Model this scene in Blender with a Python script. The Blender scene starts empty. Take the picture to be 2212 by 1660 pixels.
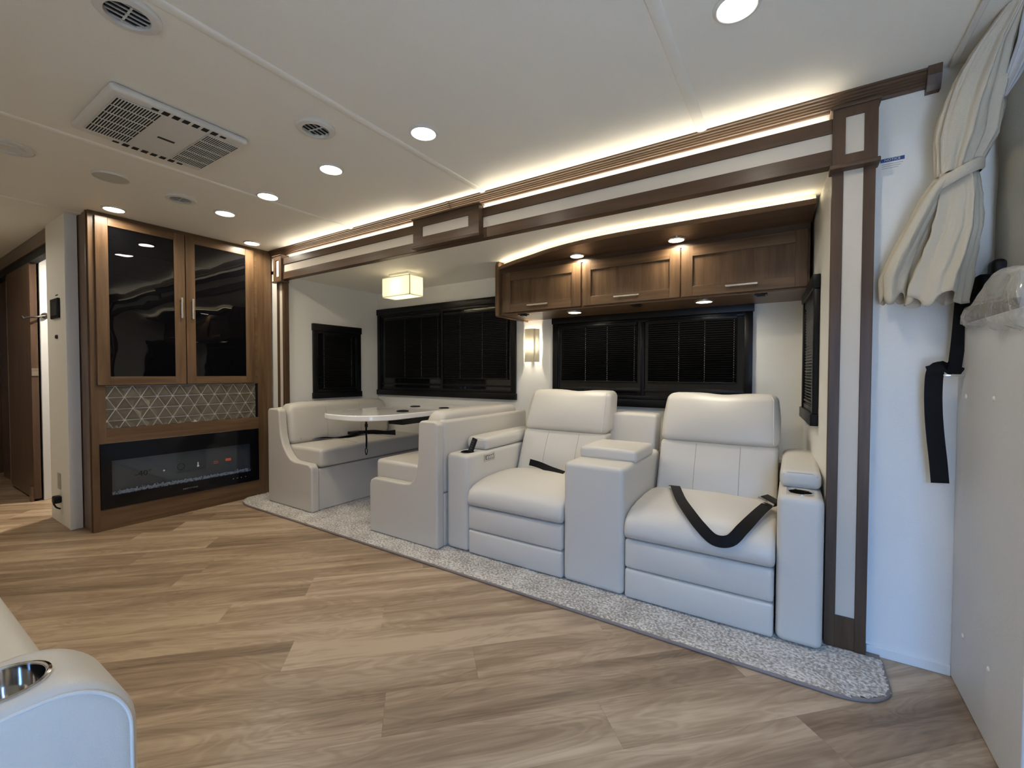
import bpy, bmesh, math, random
from mathutils import Vector, Matrix
R = math.radians
random.seed(7)
C = bpy.context.scene.collection
SC = bpy.context.scene

# ------------------------------------------------------------------ camera, world, daylight, exposure
cam_d = bpy.data.cameras.new('camera'); cam = bpy.data.objects.new('camera', cam_d); C.objects.link(cam)
cam_d.sensor_fit = 'HORIZONTAL'; cam_d.sensor_width = 36.0; cam_d.lens = 15.398; cam_d.clip_start = 0.02
_fw = Vector((-0.54220844, 0.83989538, -0.02420263)); _rt = Vector((0.84012125, 0.54239665, 0.00147127)); _up = Vector((-0.01436314, 0.0195354, 0.99970599))
cam.matrix_world = Matrix(((_rt.x, _up.x, -_fw.x, 0), (_rt.y, _up.y, -_fw.y, 0), (_rt.z, _up.z, -_fw.z, 1.03), (0, 0, 0, 1)))
SC.camera = cam
SC.view_settings.view_transform = 'Standard'; SC.view_settings.look = 'None'
SC.view_settings.gamma = 1.0; SC.view_settings.use_curve_mapping = False
SC.view_settings.exposure = 1.0
SC.cycles.use_denoising = True
SC.cycles.max_bounces = 10; SC.cycles.diffuse_bounces = 6; SC.cycles.glossy_bounces = 5
SC.cycles.sample_clamp_indirect = 6.0
SC.cycles.caustics_reflective = False; SC.cycles.caustics_refractive = False
world = bpy.data.worlds.new('sky'); SC.world = world; world.use_nodes = True
bg = world.node_tree.nodes['Background']; bg.inputs[0].default_value = (0.22, 0.48, 1.0, 1); bg.inputs[1].default_value = 13.5
# entry doorway behind the camera: a portal guides the sky's light through it
DOOR = (0.20, 0.90, 0.12, 1.66)       # x0, x1, z0, z1 of the opening in the wall at y = -0.7
pl = bpy.data.lights.new('doorway_portal', 'AREA'); pl.shape = 'RECTANGLE'; pl.size = DOOR[1]-DOOR[0]; pl.size_y = DOOR[3]-DOOR[2]
pl.cycles.is_portal = True
po = bpy.data.objects.new('doorway_portal', pl); C.objects.link(po)
po.location = ((DOOR[0]+DOOR[1])/2, -0.70, (DOOR[2]+DOOR[3])/2); po.rotation_euler = (R(90), 0, 0)   # faces +y
PUCK_W = 1.75          # watts per recessed ceiling light
WARM = (1.0, 0.90, 0.74)
sun_d = bpy.data.lights.new('sun', 'SUN'); sun_d.energy = 26.0; sun_d.color = (1.0, .95, .86); sun_d.angle = R(.53)
sun = bpy.data.objects.new('sun', sun_d); C.objects.link(sun); sun.rotation_euler = (R(8), R(42), 0); sun.location = (0, 0, 8)

# ------------------------------------------------------------------ geometry helpers (everything in world metres)
WL = {}
def wl(o): return WL.get(o, Vector((0, 0, 0)))
def mk(name, vf, mat, parent=None, smooth=False, ang=40, bev=0, seg=2, kind=None):
    vs, fs = vf
    vs = [Vector(v) for v in vs]
    lo = Vector((min(v[i] for v in vs) for i in range(3))); hi = Vector((max(v[i] for v in vs) for i in range(3)))
    c = (lo+hi)/2
    me = bpy.data.meshes.new(name); me.from_pydata([v-c for v in vs], [], fs); me.update()
    bm = bmesh.new(); bm.from_mesh(me); bmesh.ops.recalc_face_normals(bm, faces=bm.faces); bm.to_mesh(me); bm.free()
    me.materials.append(M[mat] if isinstance(mat, str) else mat)
    if smooth or bev:
        me.polygons.foreach_set('use_smooth', [True]*len(me.polygons)); me.set_sharp_from_angle(angle=R(ang))
    o = bpy.data.objects.new(name, me); C.objects.link(o)
    if bev:
        b = o.modifiers.new('bevel', 'BEVEL'); b.width = bev; b.segments = seg; b.limit_method = 'ANGLE'; b.angle_limit = R(30); b.harden_normals = True
    WL[o] = c.copy(); o.location = c-wl(parent)
    if parent: o.parent = parent
    if kind: o['kind'] = kind
    return o
def thing(name, label, cat, loc, group=None, kind=None):
    o = bpy.data.objects.new(name, None); C.objects.link(o); o.location = loc; o.empty_display_size = 0.05
    WL[o] = Vector(loc); o['label'] = label; o['category'] = cat
    if group: o['group'] = group
    if kind: o['kind'] = kind
    return o
def tag(o, label, cat, group=None):
    o['label'] = label; o['category'] = cat
    if group: o['group'] = group
    return o
def struct(name, vf, mat, label=None, **k):
    o = mk(name, vf, mat, None, **k); o['kind'] = 'structure'
    if label: o['label'] = label
    return o
def copy_part(src, parent, world_c):
    o = src.copy(); C.objects.link(o); o.parent = parent; WL[o] = Vector(world_c); o.location = WL[o]-wl(parent); return o
def join(*L):
    V, F = [], []
    for vs, fs in L:
        n = len(V); V += [tuple(v) for v in vs]; F += [tuple(i+n for i in f) for f in fs]
    return V, F
def box(x0, x1, y0, y1, z0, z1):
    return ([(x0,y0,z0),(x1,y0,z0),(x1,y1,z0),(x0,y1,z0),(x0,y0,z1),(x1,y0,z1),(x1,y1,z1),(x0,y1,z1)],
            [(0,3,2,1),(4,5,6,7),(0,1,5,4),(1,2,6,5),(2,3,7,6),(3,0,4,7)])
def axl(a, b, r, n, d):
    L = [a+r*i/n for i in range(n)] if r > 0 else []
    m = max(1, d); L += [a+r+(b-a-2*r)*i/m for i in range(m+1)]
    if r > 0: L += [b-r+r*(i+1)/n for i in range(n)]
    return L
def rbox(x0, x1, y0, y1, z0, z1, r, n=3, div=(1,1,1), f=None):
    """box with rounded edges; f deforms (point, unit coords)"""
    r = min(r, (x1-x0)/2*.999, (y1-y0)/2*.999, (z1-z0)/2*.999)
    A = axl(x0,x1,r,n,div[0]), axl(y0,y1,r,n,div[1]), axl(z0,z1,r,n,div[2])
    N = [len(a)-1 for a in A]; idx = {}; V = []
    def vid(i, j, k):
        if (i,j,k) not in idx:
            p = Vector((A[0][i], A[1][j], A[2][k]))
            c = Vector((min(max(p.x,x0+r),x1-r), min(max(p.y,y0+r),y1-r), min(max(p.z,z0+r),z1-r)))
            d = p-c
            if d.length > 1e-9: p = c+d.normalized()*r
            if f:
                p = Vector(f(p, Vector(((p.x-x0)/(x1-x0), (p.y-y0)/(y1-y0), (p.z-z0)/(z1-z0)))))
            idx[(i,j,k)] = len(V); V.append(tuple(p))
        return idx[(i,j,k)]
    F = []
    for i in range(N[0]):
        for j in range(N[1]):
            for k in (0, N[2]): F.append((vid(i,j,k),vid(i+1,j,k),vid(i+1,j+1,k),vid(i,j+1,k)))
    for i in range(N[0]):
        for k in range(N[2]):
            for j in (0, N[1]): F.append((vid(i,j,k),vid(i+1,j,k),vid(i+1,j,k+1),vid(i,j,k+1)))
    for j in range(N[1]):
        for k in range(N[2]):
            for i in (0, N[0]): F.append((vid(i,j,k),vid(i,j+1,k),vid(i,j+1,k+1),vid(i,j,k+1)))
    return V, F
def prism(prof, axis, a, b):
    """extrude a 2D polygon; prof coords are the two remaining axes in xyz order"""
    def p3(p, t):
        return (t,p[0],p[1]) if axis == 'x' else (p[0],t,p[1]) if axis == 'y' else (p[0],p[1],t)
    n = len(prof); V = [p3(p,a) for p in prof]+[p3(p,b) for p in prof]
    F = [tuple(range(n)), tuple(range(2*n-1, n-1, -1))]+[(i,(i+1)%n,n+(i+1)%n,n+i) for i in range(n)]
    return V, F
def frames(path):
    P = [Vector(p) for p in path]; T = []
    for i in range(len(P)):
        t = (P[min(i+1,len(P)-1)]-P[max(i-1,0)])
        T.append(t.normalized() if t.length > 1e-9 else Vector((0,0,1)))
    u = T[0].orthogonal().normalized(); U = []
    for t in T:
        u = (u-t*u.dot(t)); u = u.normalized() if u.length > 1e-6 else t.orthogonal().normalized(); U.append(u.copy())
    return P, T, U
def tube(path, r, n=8):
    P, T, U = frames(path); V, F = [], []
    for i, p in enumerate(P):
        w = T[i].cross(U[i]); rr = r[i] if isinstance(r, (list,tuple)) else r
        for k in range(n):
            a = 2*math.pi*k/n; V.append(tuple(p+U[i]*math.cos(a)*rr+w*math.sin(a)*rr))
    for i in range(len(P)-1):
        for k in range(n): F.append((i*n+k, i*n+(k+1)%n, (i+1)*n+(k+1)%n, (i+1)*n+k))
    F.append(tuple(range(n-1,-1,-1))); F.append(tuple(range((len(P)-1)*n, len(P)*n)))
    return V, F
def ribbon(path, wid, w, t):
    """flat strap: wid = width direction (one vector or one per point)"""
    P, T, _ = frames(path); V, F = [], []
    for i, p in enumerate(P):
        d = Vector(wid[i] if isinstance(wid[0], (list,tuple,Vector)) else wid); d = (d-T[i]*d.dot(T[i])).normalized()
        nn = T[i].cross(d).normalized()
        for a, b in ((-1,-1),(1,-1),(1,1),(-1,1)): V.append(tuple(p+d*a*w/2+nn*b*t/2))
    for i in range(len(P)-1):
        for k in range(4): F.append((i*4+k, i*4+(k+1)%4, (i+1)*4+(k+1)%4, (i+1)*4+k))
    F += [(3,2,1,0), tuple(range(4*len(P)-4, 4*len(P)))]
    return V, F
def smooth_path(P, m=6):
    P = [Vector(p) for p in P]; out = []
    for i in range(len(P)-1):
        p0, p1, p2, p3 = P[max(i-1,0)], P[i], P[i+1], P[min(i+2,len(P)-1)]
        for k in range(m):
            t = k/m; out.append(0.5*((2*p1)+(p2-p0)*t+(2*p0-5*p1+4*p2-p3)*t*t+(3*p1-p0-3*p2+p3)*t**3))
    return out+[P[-1]]
def lathe(prof, c, n=32, axis='z', closed=False, caps=True):
    c = Vector(c); V, F = [], []; m = len(prof)
    def rot(r, h, a):
        x, y = r*math.cos(a), r*math.sin(a)
        return c+(Vector((x,y,h)) if axis == 'z' else Vector((h,x,y)) if axis == 'x' else Vector((x,h,y)))
    for k in range(n):
        for r, h in prof: V.append(tuple(rot(r, h, 2*math.pi*k/n)))
    for k in range(n):
        for j in range(m-1): F.append((k*m+j, ((k+1)%n)*m+j, ((k+1)%n)*m+j+1, k*m+j+1))
        if closed: F.append((k*m+m-1, ((k+1)%n)*m+m-1, ((k+1)%n)*m, k*m))
    if not closed and caps:
        if prof[0][0] > 1e-6: F.append(tuple(k*m for k in range(n)))
        if prof[-1][0] > 1e-6: F.append(tuple(k*m+m-1 for k in range(n)))
    return V, F
def quad(a, b, c, d): return ([a,b,c,d], [(0,1,2,3)])
def xf(vf, fn): return [tuple(fn(Vector(v))) for v in vf[0]], vf[1]
def text_vf(s, size, fn, spacing=1.0):
    cu = bpy.data.curves.new('t', 'FONT'); cu.body = s; cu.size = size; cu.align_x = 'CENTER'; cu.align_y = 'CENTER'; cu.space_character = spacing; cu.resolution_u = 2
    o = bpy.data.objects.new('t', cu); C.objects.link(o); bpy.context.view_layer.update()
    me = bpy.data.meshes.new_from_object(o.evaluated_get(bpy.context.evaluated_depsgraph_get()))
    V = [tuple(fn(v.co)) for v in me.vertices]; F = [tuple(p.vertices) for p in me.polygons]
    bpy.data.objects.remove(o); bpy.data.curves.remove(cu); bpy.data.meshes.remove(me)
    return V, F
def loft_profile(prof, x0, x1, r, xn=8, crown=None):
    """loft a (y,z) outline along x with rounded ends (inset r); crown(t)->dz for upper points"""
    n = len(prof); P = [Vector((p[0],p[1])) for p in prof]; N = []
    area = sum(P[i].x*P[(i+1)%n].y-P[(i+1)%n].x*P[i].y for i in range(n))
    for i in range(n):
        e = (P[(i+1)%n]-P[i-1]).normalized(); nn = Vector((-e.y, e.x)) if area > 0 else Vector((e.y,-e.x)); N.append(nn)
    st = []
    for k in range(5):
        a = math.pi/2*k/4; st.append((x0+r*(1-math.sin(a)), r*(1-math.cos(math.pi/2-a)) if False else r*(1-math.sin(a))*0))
    S = []
    for k in range(5):
        a = math.pi/2*k/4; S.append((x0+r*(1-math.cos(a)), r*(1-math.sin(a))))
    for k in range(1, xn): S.append((x0+r+(x1-x0-2*r)*k/xn, 0))
    for k in range(4,-1,-1):
        a = math.pi/2*k/4; S.append((x1-r*(1-math.cos(a)), r*(1-math.sin(a))))
    V, F = [], []; zmid = (min(p.y for p in P)+max(p.y for p in P))/2; zt = max(p.y for p in P)
    for x, ins in S:
        t = (x-x0)/(x1-x0)
        for i in range(n):
            q = P[i]+N[i]*ins; z = q.y
            if crown: z += crown(t)*max(0, (P[i].y-zmid)/(zt-zmid))
            V.append((x, q.x, z))
    for s in range(len(S)-1):
        for i in range(n): F.append((s*n+i, s*n+(i+1)%n, (s+1)*n+(i+1)%n, (s+1)*n+i))
    F.append(tuple(range(n))); F.append(tuple(range((len(S)-1)*n, len(S)*n)))
    return V, F

# ------------------------------------------------------------------ materials
M = {}
def newmat(name):
    m = bpy.data.materials.new(name); m.use_nodes = True; nt = m.node_tree
    M[name] = m
    return m, nt, nt.nodes['Principled BSDF']
def setp(p, **k):
    for a, v in k.items():
        a = {'col':'Base Color','rough':'Roughness','metal':'Metallic','spec':'Specular IOR Level','trans':'Transmission Weight','ior':'IOR','coat':'Coat Weight','crough':'Coat Roughness','alpha':'Alpha','sheen':'Sheen Weight'}[a]
        p.inputs[a].default_value = (*v, 1) if isinstance(v, tuple) else v
def node(nt, t, **k):
    n = nt.nodes.new(t)
    for a, v in k.items(): setattr(n, a, v)
    return n
def plain(name, col, rough=.5, metal=0., bump=0., bscale=300., spec=.5, coat=0.):
    m, nt, p = newmat(name); setp(p, col=col, rough=rough, metal=metal, spec=spec, coat=coat)
    tc = node(nt,'ShaderNodeTexCoord'); no = node(nt,'ShaderNodeTexNoise'); no.inputs['Scale'].default_value = bscale; no.inputs['Detail'].default_value = 3
    nt.links.new(tc.outputs['Object'], no.inputs['Vector'])
    mx = node(nt,'ShaderNodeMix', data_type='RGBA'); mx.inputs[6].default_value = (*col,1); mx.inputs[7].default_value = (*[c*.93 for c in col],1)
    nt.links.new(no.outputs['Fac'], mx.inputs[0]); nt.links.new(mx.outputs[2], p.inputs['Base Color'])
    if bump:
        b = node(nt,'ShaderNodeBump'); b.inputs['Strength'].default_value = bump; b.inputs['Distance'].default_value = .002
        nt.links.new(no.outputs['Fac'], b.inputs['Height']); nt.links.new(b.outputs['Normal'], p.inputs['Normal'])
    return m
def wood(name, c0, c1, axis, rough=.35, scale=9., coat=.15):
    m, nt, p = newmat(name); setp(p, rough=rough, coat=coat, crough=.25, spec=.28)
    tc = node(nt,'ShaderNodeTexCoord'); oi = node(nt,'ShaderNodeObjectInfo'); mp = node(nt,'ShaderNodeMapping')
    s = [scale*2.2]*3; s['xyz'.index(axis)] = scale*.16; mp.inputs['Scale'].default_value = s
    add = node(nt,'ShaderNodeVectorMath', operation='ADD'); mul = node(nt,'ShaderNodeVectorMath', operation='SCALE'); mul.inputs['Scale'].default_value = 37.
    cb = node(nt,'ShaderNodeCombineXYZ')
    for k in range(3): nt.links.new(oi.outputs['Random'], cb.inputs[k])
    nt.links.new(cb.outputs[0], mul.inputs[0]); nt.links.new(tc.outputs['Object'], mp.inputs[0])
    nt.links.new(mp.outputs[0], add.inputs[0]); nt.links.new(mul.outputs[0], add.inputs[1])
    n1 = node(nt,'ShaderNodeTexNoise'); n1.inputs['Scale'].default_value = 1.0; n1.inputs['Detail'].default_value = 6; n1.inputs['Distortion'].default_value = .6
    n2 = node(nt,'ShaderNodeTexNoise'); n2.inputs['Scale'].default_value = 6.; n2.inputs['Detail'].default_value = 4
    nt.links.new(add.outputs[0], n1.inputs['Vector']); nt.links.new(add.outputs[0], n2.inputs['Vector'])
    ma = node(nt,'ShaderNodeMath', operation='MULTIPLY_ADD'); ma.inputs[1].default_value = .3; nt.links.new(n2.outputs['Fac'], ma.inputs[0]); nt.links.new(n1.outputs['Fac'], ma.inputs[2])
    rp = node(nt,'ShaderNodeValToRGB'); rp.color_ramp.elements[0].position = .42; rp.color_ramp.elements[1].position = .86
    rp.color_ramp.elements[0].color = (*c0,1); rp.color_ramp.elements[1].color = (*c1,1)
    nt.links.new(ma.outputs[0], rp.inputs[0]); nt.links.new(rp.outputs[0], p.inputs['Base Color'])
    b = node(nt,'ShaderNodeBump'); b.inputs['Strength'].default_value = .08; b.inputs['Distance'].default_value = .001
    nt.links.new(n2.outputs['Fac'], b.inputs['Height']); nt.links.new(b.outputs['Normal'], p.inputs['Normal'])
    return m
def emit(name, col, s):
    m, nt, p = newmat(name); nt.nodes.remove(p); e = node(nt,'ShaderNodeEmission'); e.inputs[0].default_value = (*col,1); e.inputs[1].default_value = s
    nt.links.new(e.outputs[0], nt.nodes['Material Output'].inputs[0]); return m
for ax in 'xyz':
    wood('cab_'+ax, (.078,.043,.020), (.172,.102,.052), ax, rough=.36)      # TV and overhead cabinets
    wood('trim_'+ax, (.056,.031,.016), (.105,.062,.035), ax, rough=.42, coat=.08)   # dark slide-out trim
    wood('halldoor_'+ax, (.075,.046,.032), (.135,.086,.060), ax, rough=.3)
plain('ceiling_vinyl', (.80,.785,.72), .55, bump=.15, bscale=260)
plain('wall_vinyl', (.78,.77,.71), .6, bump=.25, bscale=180)
plain('wall_white', (.78,.78,.75), .55, bump=.2, bscale=220)
plain('panel_white', (.57,.585,.60), .5, bump=.25, bscale=90)
plain('cream_inlay', (.62,.56,.47), .55, bump=.2, bscale=400)
plain('leather', (.56,.525,.46), .42, bump=.22, bscale=420)
plain('leather_light', (.60,.57,.51), .40, bump=.22, bscale=420)
plain('stitch', (.40,.37,.32), .6)
plain('piping_light', (.66,.65,.60), .45)
plain('black_trim', (.0035,.0035,.004), .38, bump=.05, bscale=200, spec=.25)
plain('slat_black', (.0035,.0035,.0038), .36, spec=.22)
plain('black_plastic', (.005,.005,.0055), .42, spec=.3)
plain('webbing', (.003,.003,.0036), .65, bump=.4, bscale=500, spec=.2)
plain('daylight_grey', (.42,.42,.41), .6)  # pale colour imitates daylight peeping through the blind holes
plain('white_plastic', (.66,.65,.61), .4)
plain('grey_mesh', (.52,.51,.46), .7, bump=.5, bscale=900)
plain('dark_void', (.006,.006,.007), .8)
plain('nickel', (.72,.68,.60), .28, metal=1.)
plain('chrome', (.78,.78,.78), .08, metal=1.)
plain('bronze', (.025,.018,.014), .45)
plain('table_white', (.84,.82,.78), .12, coat=.4)
plain('curtain_fabric', (.52,.475,.385), .85, bump=.5, bscale=350)
plain('liner_fabric', (.52,.54,.58), .8, bump=.3, bscale=300)
plain('taupe_fabric', (.27,.235,.175), .85, bump=.4, bscale=250)
plain('grout', (.72,.68,.58), .7)
plain('firebox', (.13,.145,.15), .6)  # grey lightened to carry the reflection on the fireplace glass
plain('fire_frame', (.003,.004,.006), .10, spec=.3)
plain('print_grey', (.30,.30,.30), .5)
plain('print_dark', (.004,.004,.004), .5)
plain('print_orange', (.62,.12,.05), .5)
plain('print_white', (.75,.75,.75), .5)
plain('sticker_blue', (.02,.06,.22), .5)
plain('rug_binding', (.22,.18,.16), .7, bump=.4, bscale=600)
plain('asphalt', (.18,.18,.18), .9)
plain('concrete', (.48,.46,.42), .9)
plain('jamb_white', (.72,.73,.74), .5)
plain('outlet_beige', (.42,.38,.31), .5)
plain('screen_grey', (.06,.065,.07), .2)
emit('led_white', (1.0,.95,.84), 8.)
emit('led_strip', (1.0,.88,.68), 17.)
emit('led_strip_cab', (1.0,.83,.56), 7.)
emit('bulb', (1.0,.88,.62), 6.)
def mats2():
    # black tinted door glass, slightly wavy
    m, nt, p = newmat('black_glass'); setp(p, col=(.003,.003,.004), rough=.015, spec=.36)
    tc = node(nt,'ShaderNodeTexCoord'); no = node(nt,'ShaderNodeTexNoise'); no.inputs['Scale'].default_value = 7.; no.inputs['Detail'].default_value = .5
    b = node(nt,'ShaderNodeBump'); b.inputs['Strength'].default_value = .10; b.inputs['Distance'].default_value = .012
    nt.links.new(tc.outputs['Object'], no.inputs['Vector']); nt.links.new(no.outputs['Fac'], b.inputs['Height']); nt.links.new(b.outputs['Normal'], p.inputs['Normal'])
    # window panes: dark tint
    m, nt, p = newmat('tinted_pane'); setp(p, col=(.004,.005,.006), rough=.05)
    # clear fireplace glass
    m, nt, p = newmat('clear_glass'); nt.nodes.remove(p)
    t = node(nt,'ShaderNodeBsdfTransparent'); t.inputs[0].default_value = (.93,.95,.96,1); g = node(nt,'ShaderNodeBsdfGlossy'); g.inputs['Roughness'].default_value = .03
    fr = node(nt,'ShaderNodeFresnel'); fr.inputs[0].default_value = 1.5; mx = node(nt,'ShaderNodeMixShader')
    nt.links.new(fr.outputs[0], mx.inputs[0]); nt.links.new(t.outputs[0], mx.inputs[1]); nt.links.new(g.outputs[0], mx.inputs[2]); nt.links.new(mx.outputs[0], nt.nodes['Material Output'].inputs[0])
    # crystals
    m, nt, p = newmat('crystal'); setp(p, col=(.90,.92,.94), rough=.12, spec=.9)
    # thin clear plastic bag
    m, nt, p = newmat('bag_film'); nt.nodes.remove(p)
    t = node(nt,'ShaderNodeBsdfTransparent'); t.inputs[0].default_value = (.92,.92,.90,1); g = node(nt,'ShaderNodeBsdfGlossy'); g.inputs['Roughness'].default_value = .12
    d = node(nt,'ShaderNodeBsdfDiffuse'); d.inputs[0].default_value = (.72,.72,.70,1); m1 = node(nt,'ShaderNodeMixShader'); m1.inputs[0].default_value = .30; m2 = node(nt,'ShaderNodeMixShader'); m2.inputs[0].default_value = .12
    nt.links.new(t.outputs[0], m1.inputs[1]); nt.links.new(d.outputs[0], m1.inputs[2]); nt.links.new(m1.outputs[0], m2.inputs[1]); nt.links.new(g.outputs[0], m2.inputs[2]); nt.links.new(m2.outputs[0], nt.nodes['Material Output'].inputs[0])
    # lamp shade: linen, and frosted glass, both pass the light of the bulb inside
    for nm, col, tw in (('shade_linen', (.93,.90,.80), .78), ('shade_diffuser', (.92,.90,.82), .8), ('sconce_glass', (.95,.92,.82), .85)):
        m, nt, p = newmat(nm); nt.nodes.remove(p)
        tc = node(nt,'ShaderNodeTexCoord'); wv = node(nt,'ShaderNodeTexNoise'); wv.inputs['Scale'].default_value = 160.; mp = node(nt,'ShaderNodeMapping'); mp.inputs['Scale'].default_value = (1,1,.25)
        nt.links.new(tc.outputs['Object'], mp.inputs[0]); nt.links.new(mp.outputs[0], wv.inputs['Vector'])
        mx = node(nt,'ShaderNodeMix', data_type='RGBA'); mx.inputs[6].default_value = (*col,1); mx.inputs[7].default_value = (*[c*(.8 if nm == 'shade_linen' else 1) for c in col],1); nt.links.new(wv.outputs['Fac'], mx.inputs[0])
        d = node(nt,'ShaderNodeBsdfDiffuse'); t = node(nt,'ShaderNodeBsdfTranslucent'); ms = node(nt,'ShaderNodeMixShader'); ms.inputs[0].default_value = tw
        for q in (d, t): nt.links.new(mx.outputs[2], q.inputs['Color'])
        nt.links.new(d.outputs[0], ms.inputs[1]); nt.links.new(t.outputs[0], ms.inputs[2]); nt.links.new(ms.outputs[0], nt.nodes['Material Output'].inputs[0])
    # glossy faceted tile
    m, nt, p = newmat('tile_glaze'); setp(p, rough=.10, coat=.5, crough=.05)
    oi = node(nt,'ShaderNodeObjectInfo'); rp = node(nt,'ShaderNodeValToRGB'); rp.color_ramp.elements[0].color = (.105,.088,.062,1); rp.color_ramp.elements[1].color = (.135,.115,.085,1)
    nt.links.new(oi.outputs['Random'], rp.inputs[0]); nt.links.new(rp.outputs[0], p.inputs['Base Color'])
    # carpet
    m, nt, p = newmat('carpet_pile'); setp(p, rough=.95, spec=.1, sheen=.3)
    tc = node(nt,'ShaderNodeTexCoord'); n1 = node(nt,'ShaderNodeTexNoise'); n1.inputs['Scale'].default_value = 95.; n1.inputs['Detail'].default_value = 3; n2 = node(nt,'ShaderNodeTexNoise'); n2.inputs['Scale'].default_value = 9.; n2.inputs['Detail'].default_value = 3
    nt.links.new(tc.outputs['Object'], n1.inputs['Vector']); nt.links.new(tc.outputs['Object'], n2.inputs['Vector'])
    ma = node(nt,'ShaderNodeMath', operation='MULTIPLY_ADD'); ma.inputs[1].default_value = .35; nt.links.new(n2.outputs['Fac'], ma.inputs[0]); nt.links.new(n1.outputs['Fac'], ma.inputs[2])
    rp = node(nt,'ShaderNodeValToRGB'); rp.color_ramp.elements[0].position = .55; rp.color_ramp.elements[1].position = .82; rp.color_ramp.elements[0].color = (.27,.235,.19,1); rp.color_ramp.elements[1].color = (.70,.67,.61,1)
    nt.links.new(ma.outputs[0], rp.inputs[0]); nt.links.new(rp.outputs[0], p.inputs['Base Color'])
    b = node(nt,'ShaderNodeBump'); b.inputs['Strength'].default_value = .9; b.inputs['Distance'].default_value = .006; nt.links.new(n1.outputs['Fac'], b.inputs['Height']); nt.links.new(b.outputs['Normal'], p.inputs['Normal'])
    # vinyl oak plank, grain along local x, tone differs from plank to plank
    m, nt, p = newmat('oak_plank'); setp(p, rough=.40, spec=.45)
    tc = node(nt,'ShaderNodeTexCoord'); oi = node(nt,'ShaderNodeObjectInfo'); cb = node(nt,'ShaderNodeCombineXYZ')
    for k in range(3): nt.links.new(oi.outputs['Random'], cb.inputs[k])
    sc = node(nt,'ShaderNodeVectorMath', operation='SCALE'); sc.inputs['Scale'].default_value = 53.; nt.links.new(cb.outputs[0], sc.inputs[0])
    def lay(scale, detail, dist):
        mp = node(nt,'ShaderNodeMapping'); mp.inputs['Scale'].default_value = scale; ad = node(nt,'ShaderNodeVectorMath', operation='ADD'); no = node(nt,'ShaderNodeTexNoise'); no.inputs['Scale'].default_value = 1.; no.inputs['Detail'].default_value = detail; no.inputs['Distortion'].default_value = dist
        nt.links.new(tc.outputs['Object'], mp.inputs[0]); nt.links.new(mp.outputs[0], ad.inputs[0]); nt.links.new(sc.outputs[0], ad.inputs[1]); nt.links.new(ad.outputs[0], no.inputs['Vector']); return no
    a1 = lay((1.1,13.,13.), 5, .8); a2 = lay((5.,120.,120.), 4, .2); a3 = lay((1.6,7.,7.), 2, 2.5)
    wv = node(nt,'ShaderNodeMath', operation='MULTIPLY'); wv.inputs[1].default_value = 42.; nt.links.new(a3.outputs['Fac'], wv.inputs[0])
    sn = node(nt,'ShaderNodeMath', operation='SINE'); nt.links.new(wv.outputs[0], sn.inputs[0])
    m1 = node(nt,'ShaderNodeMath', operation='MULTIPLY_ADD'); m1.inputs[1].default_value = .30; nt.links.new(a2.outputs['Fac'], m1.inputs[0]); nt.links.new(a1.outputs['Fac'], m1.inputs[2])
    m2 = node(nt,'ShaderNodeMath', operation='MULTIPLY_ADD'); m2.inputs[1].default_value = .05; nt.links.new(sn.outputs[0], m2.inputs[0]); nt.links.new(m1.outputs[0], m2.inputs[2])
    m3 = node(nt,'ShaderNodeMath', operation='MULTIPLY_ADD'); m3.inputs[1].default_value = .34; nt.links.new(oi.outputs['Random'], m3.inputs[0]); nt.links.new(m2.outputs[0], m3.inputs[2])
    rp = node(nt,'ShaderNodeValToRGB'); e = rp.color_ramp.elements; e[0].position = .47; e[1].position = 1.02
    e[0].color = (.150,.098,.057,1); e[1].color = (.43,.325,.220,1); q = e.new(.76); q.color = (.285,.200,.126,1)
    nt.links.new(m3.outputs[0], rp.inputs[0]); nt.links.new(rp.outputs[0], p.inputs['Base Color'])
    b = node(nt,'ShaderNodeBump'); b.inputs['Strength'].default_value = .12; b.inputs['Distance'].default_value = .001; nt.links.new(a2.outputs['Fac'], b.inputs['Height']); nt.links.new(b.outputs['Normal'], p.inputs['Normal'])
mats2()

# ------------------------------------------------------------------ the shell
YW, CZ, YB = 2.05, 2.06, 3.01          # slide-out face, main ceiling height, slide-out back wall
XT = -3.758                            # front of TV cabinet
floor = struct('floor', box(-7.0,2.4,-.72,2.06,-.06,-.006), 'oak_plank', 'wood look plank floor of the coach')
def clip(poly, a, b, c):               # keep a*x+b*y <= c
    out = []
    for i in range(len(poly)):
        p, q = poly[i], poly[(i+1)%len(poly)]; fp, fq = a*p[0]+b*p[1]-c, a*q[0]+b*q[1]-c
        if fp <= 0: out.append(p)
        if (fp < 0 < fq) or (fq < 0 < fp):
            t = fp/(fp-fq); out.append((p[0]+(q[0]-p[0])*t, p[1]+(q[1]-p[1])*t))
    return out
S2 = math.sqrt(.5)
ends = {4:-.149, 3:-.467, 5:-.81, 10:-1.225, 9:-1.515, 12:-1.57, 7:.023, 1:-.104, 6:-.513, 2:.197, 0:.549}
PLN, PW = 1.19, .179
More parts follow.
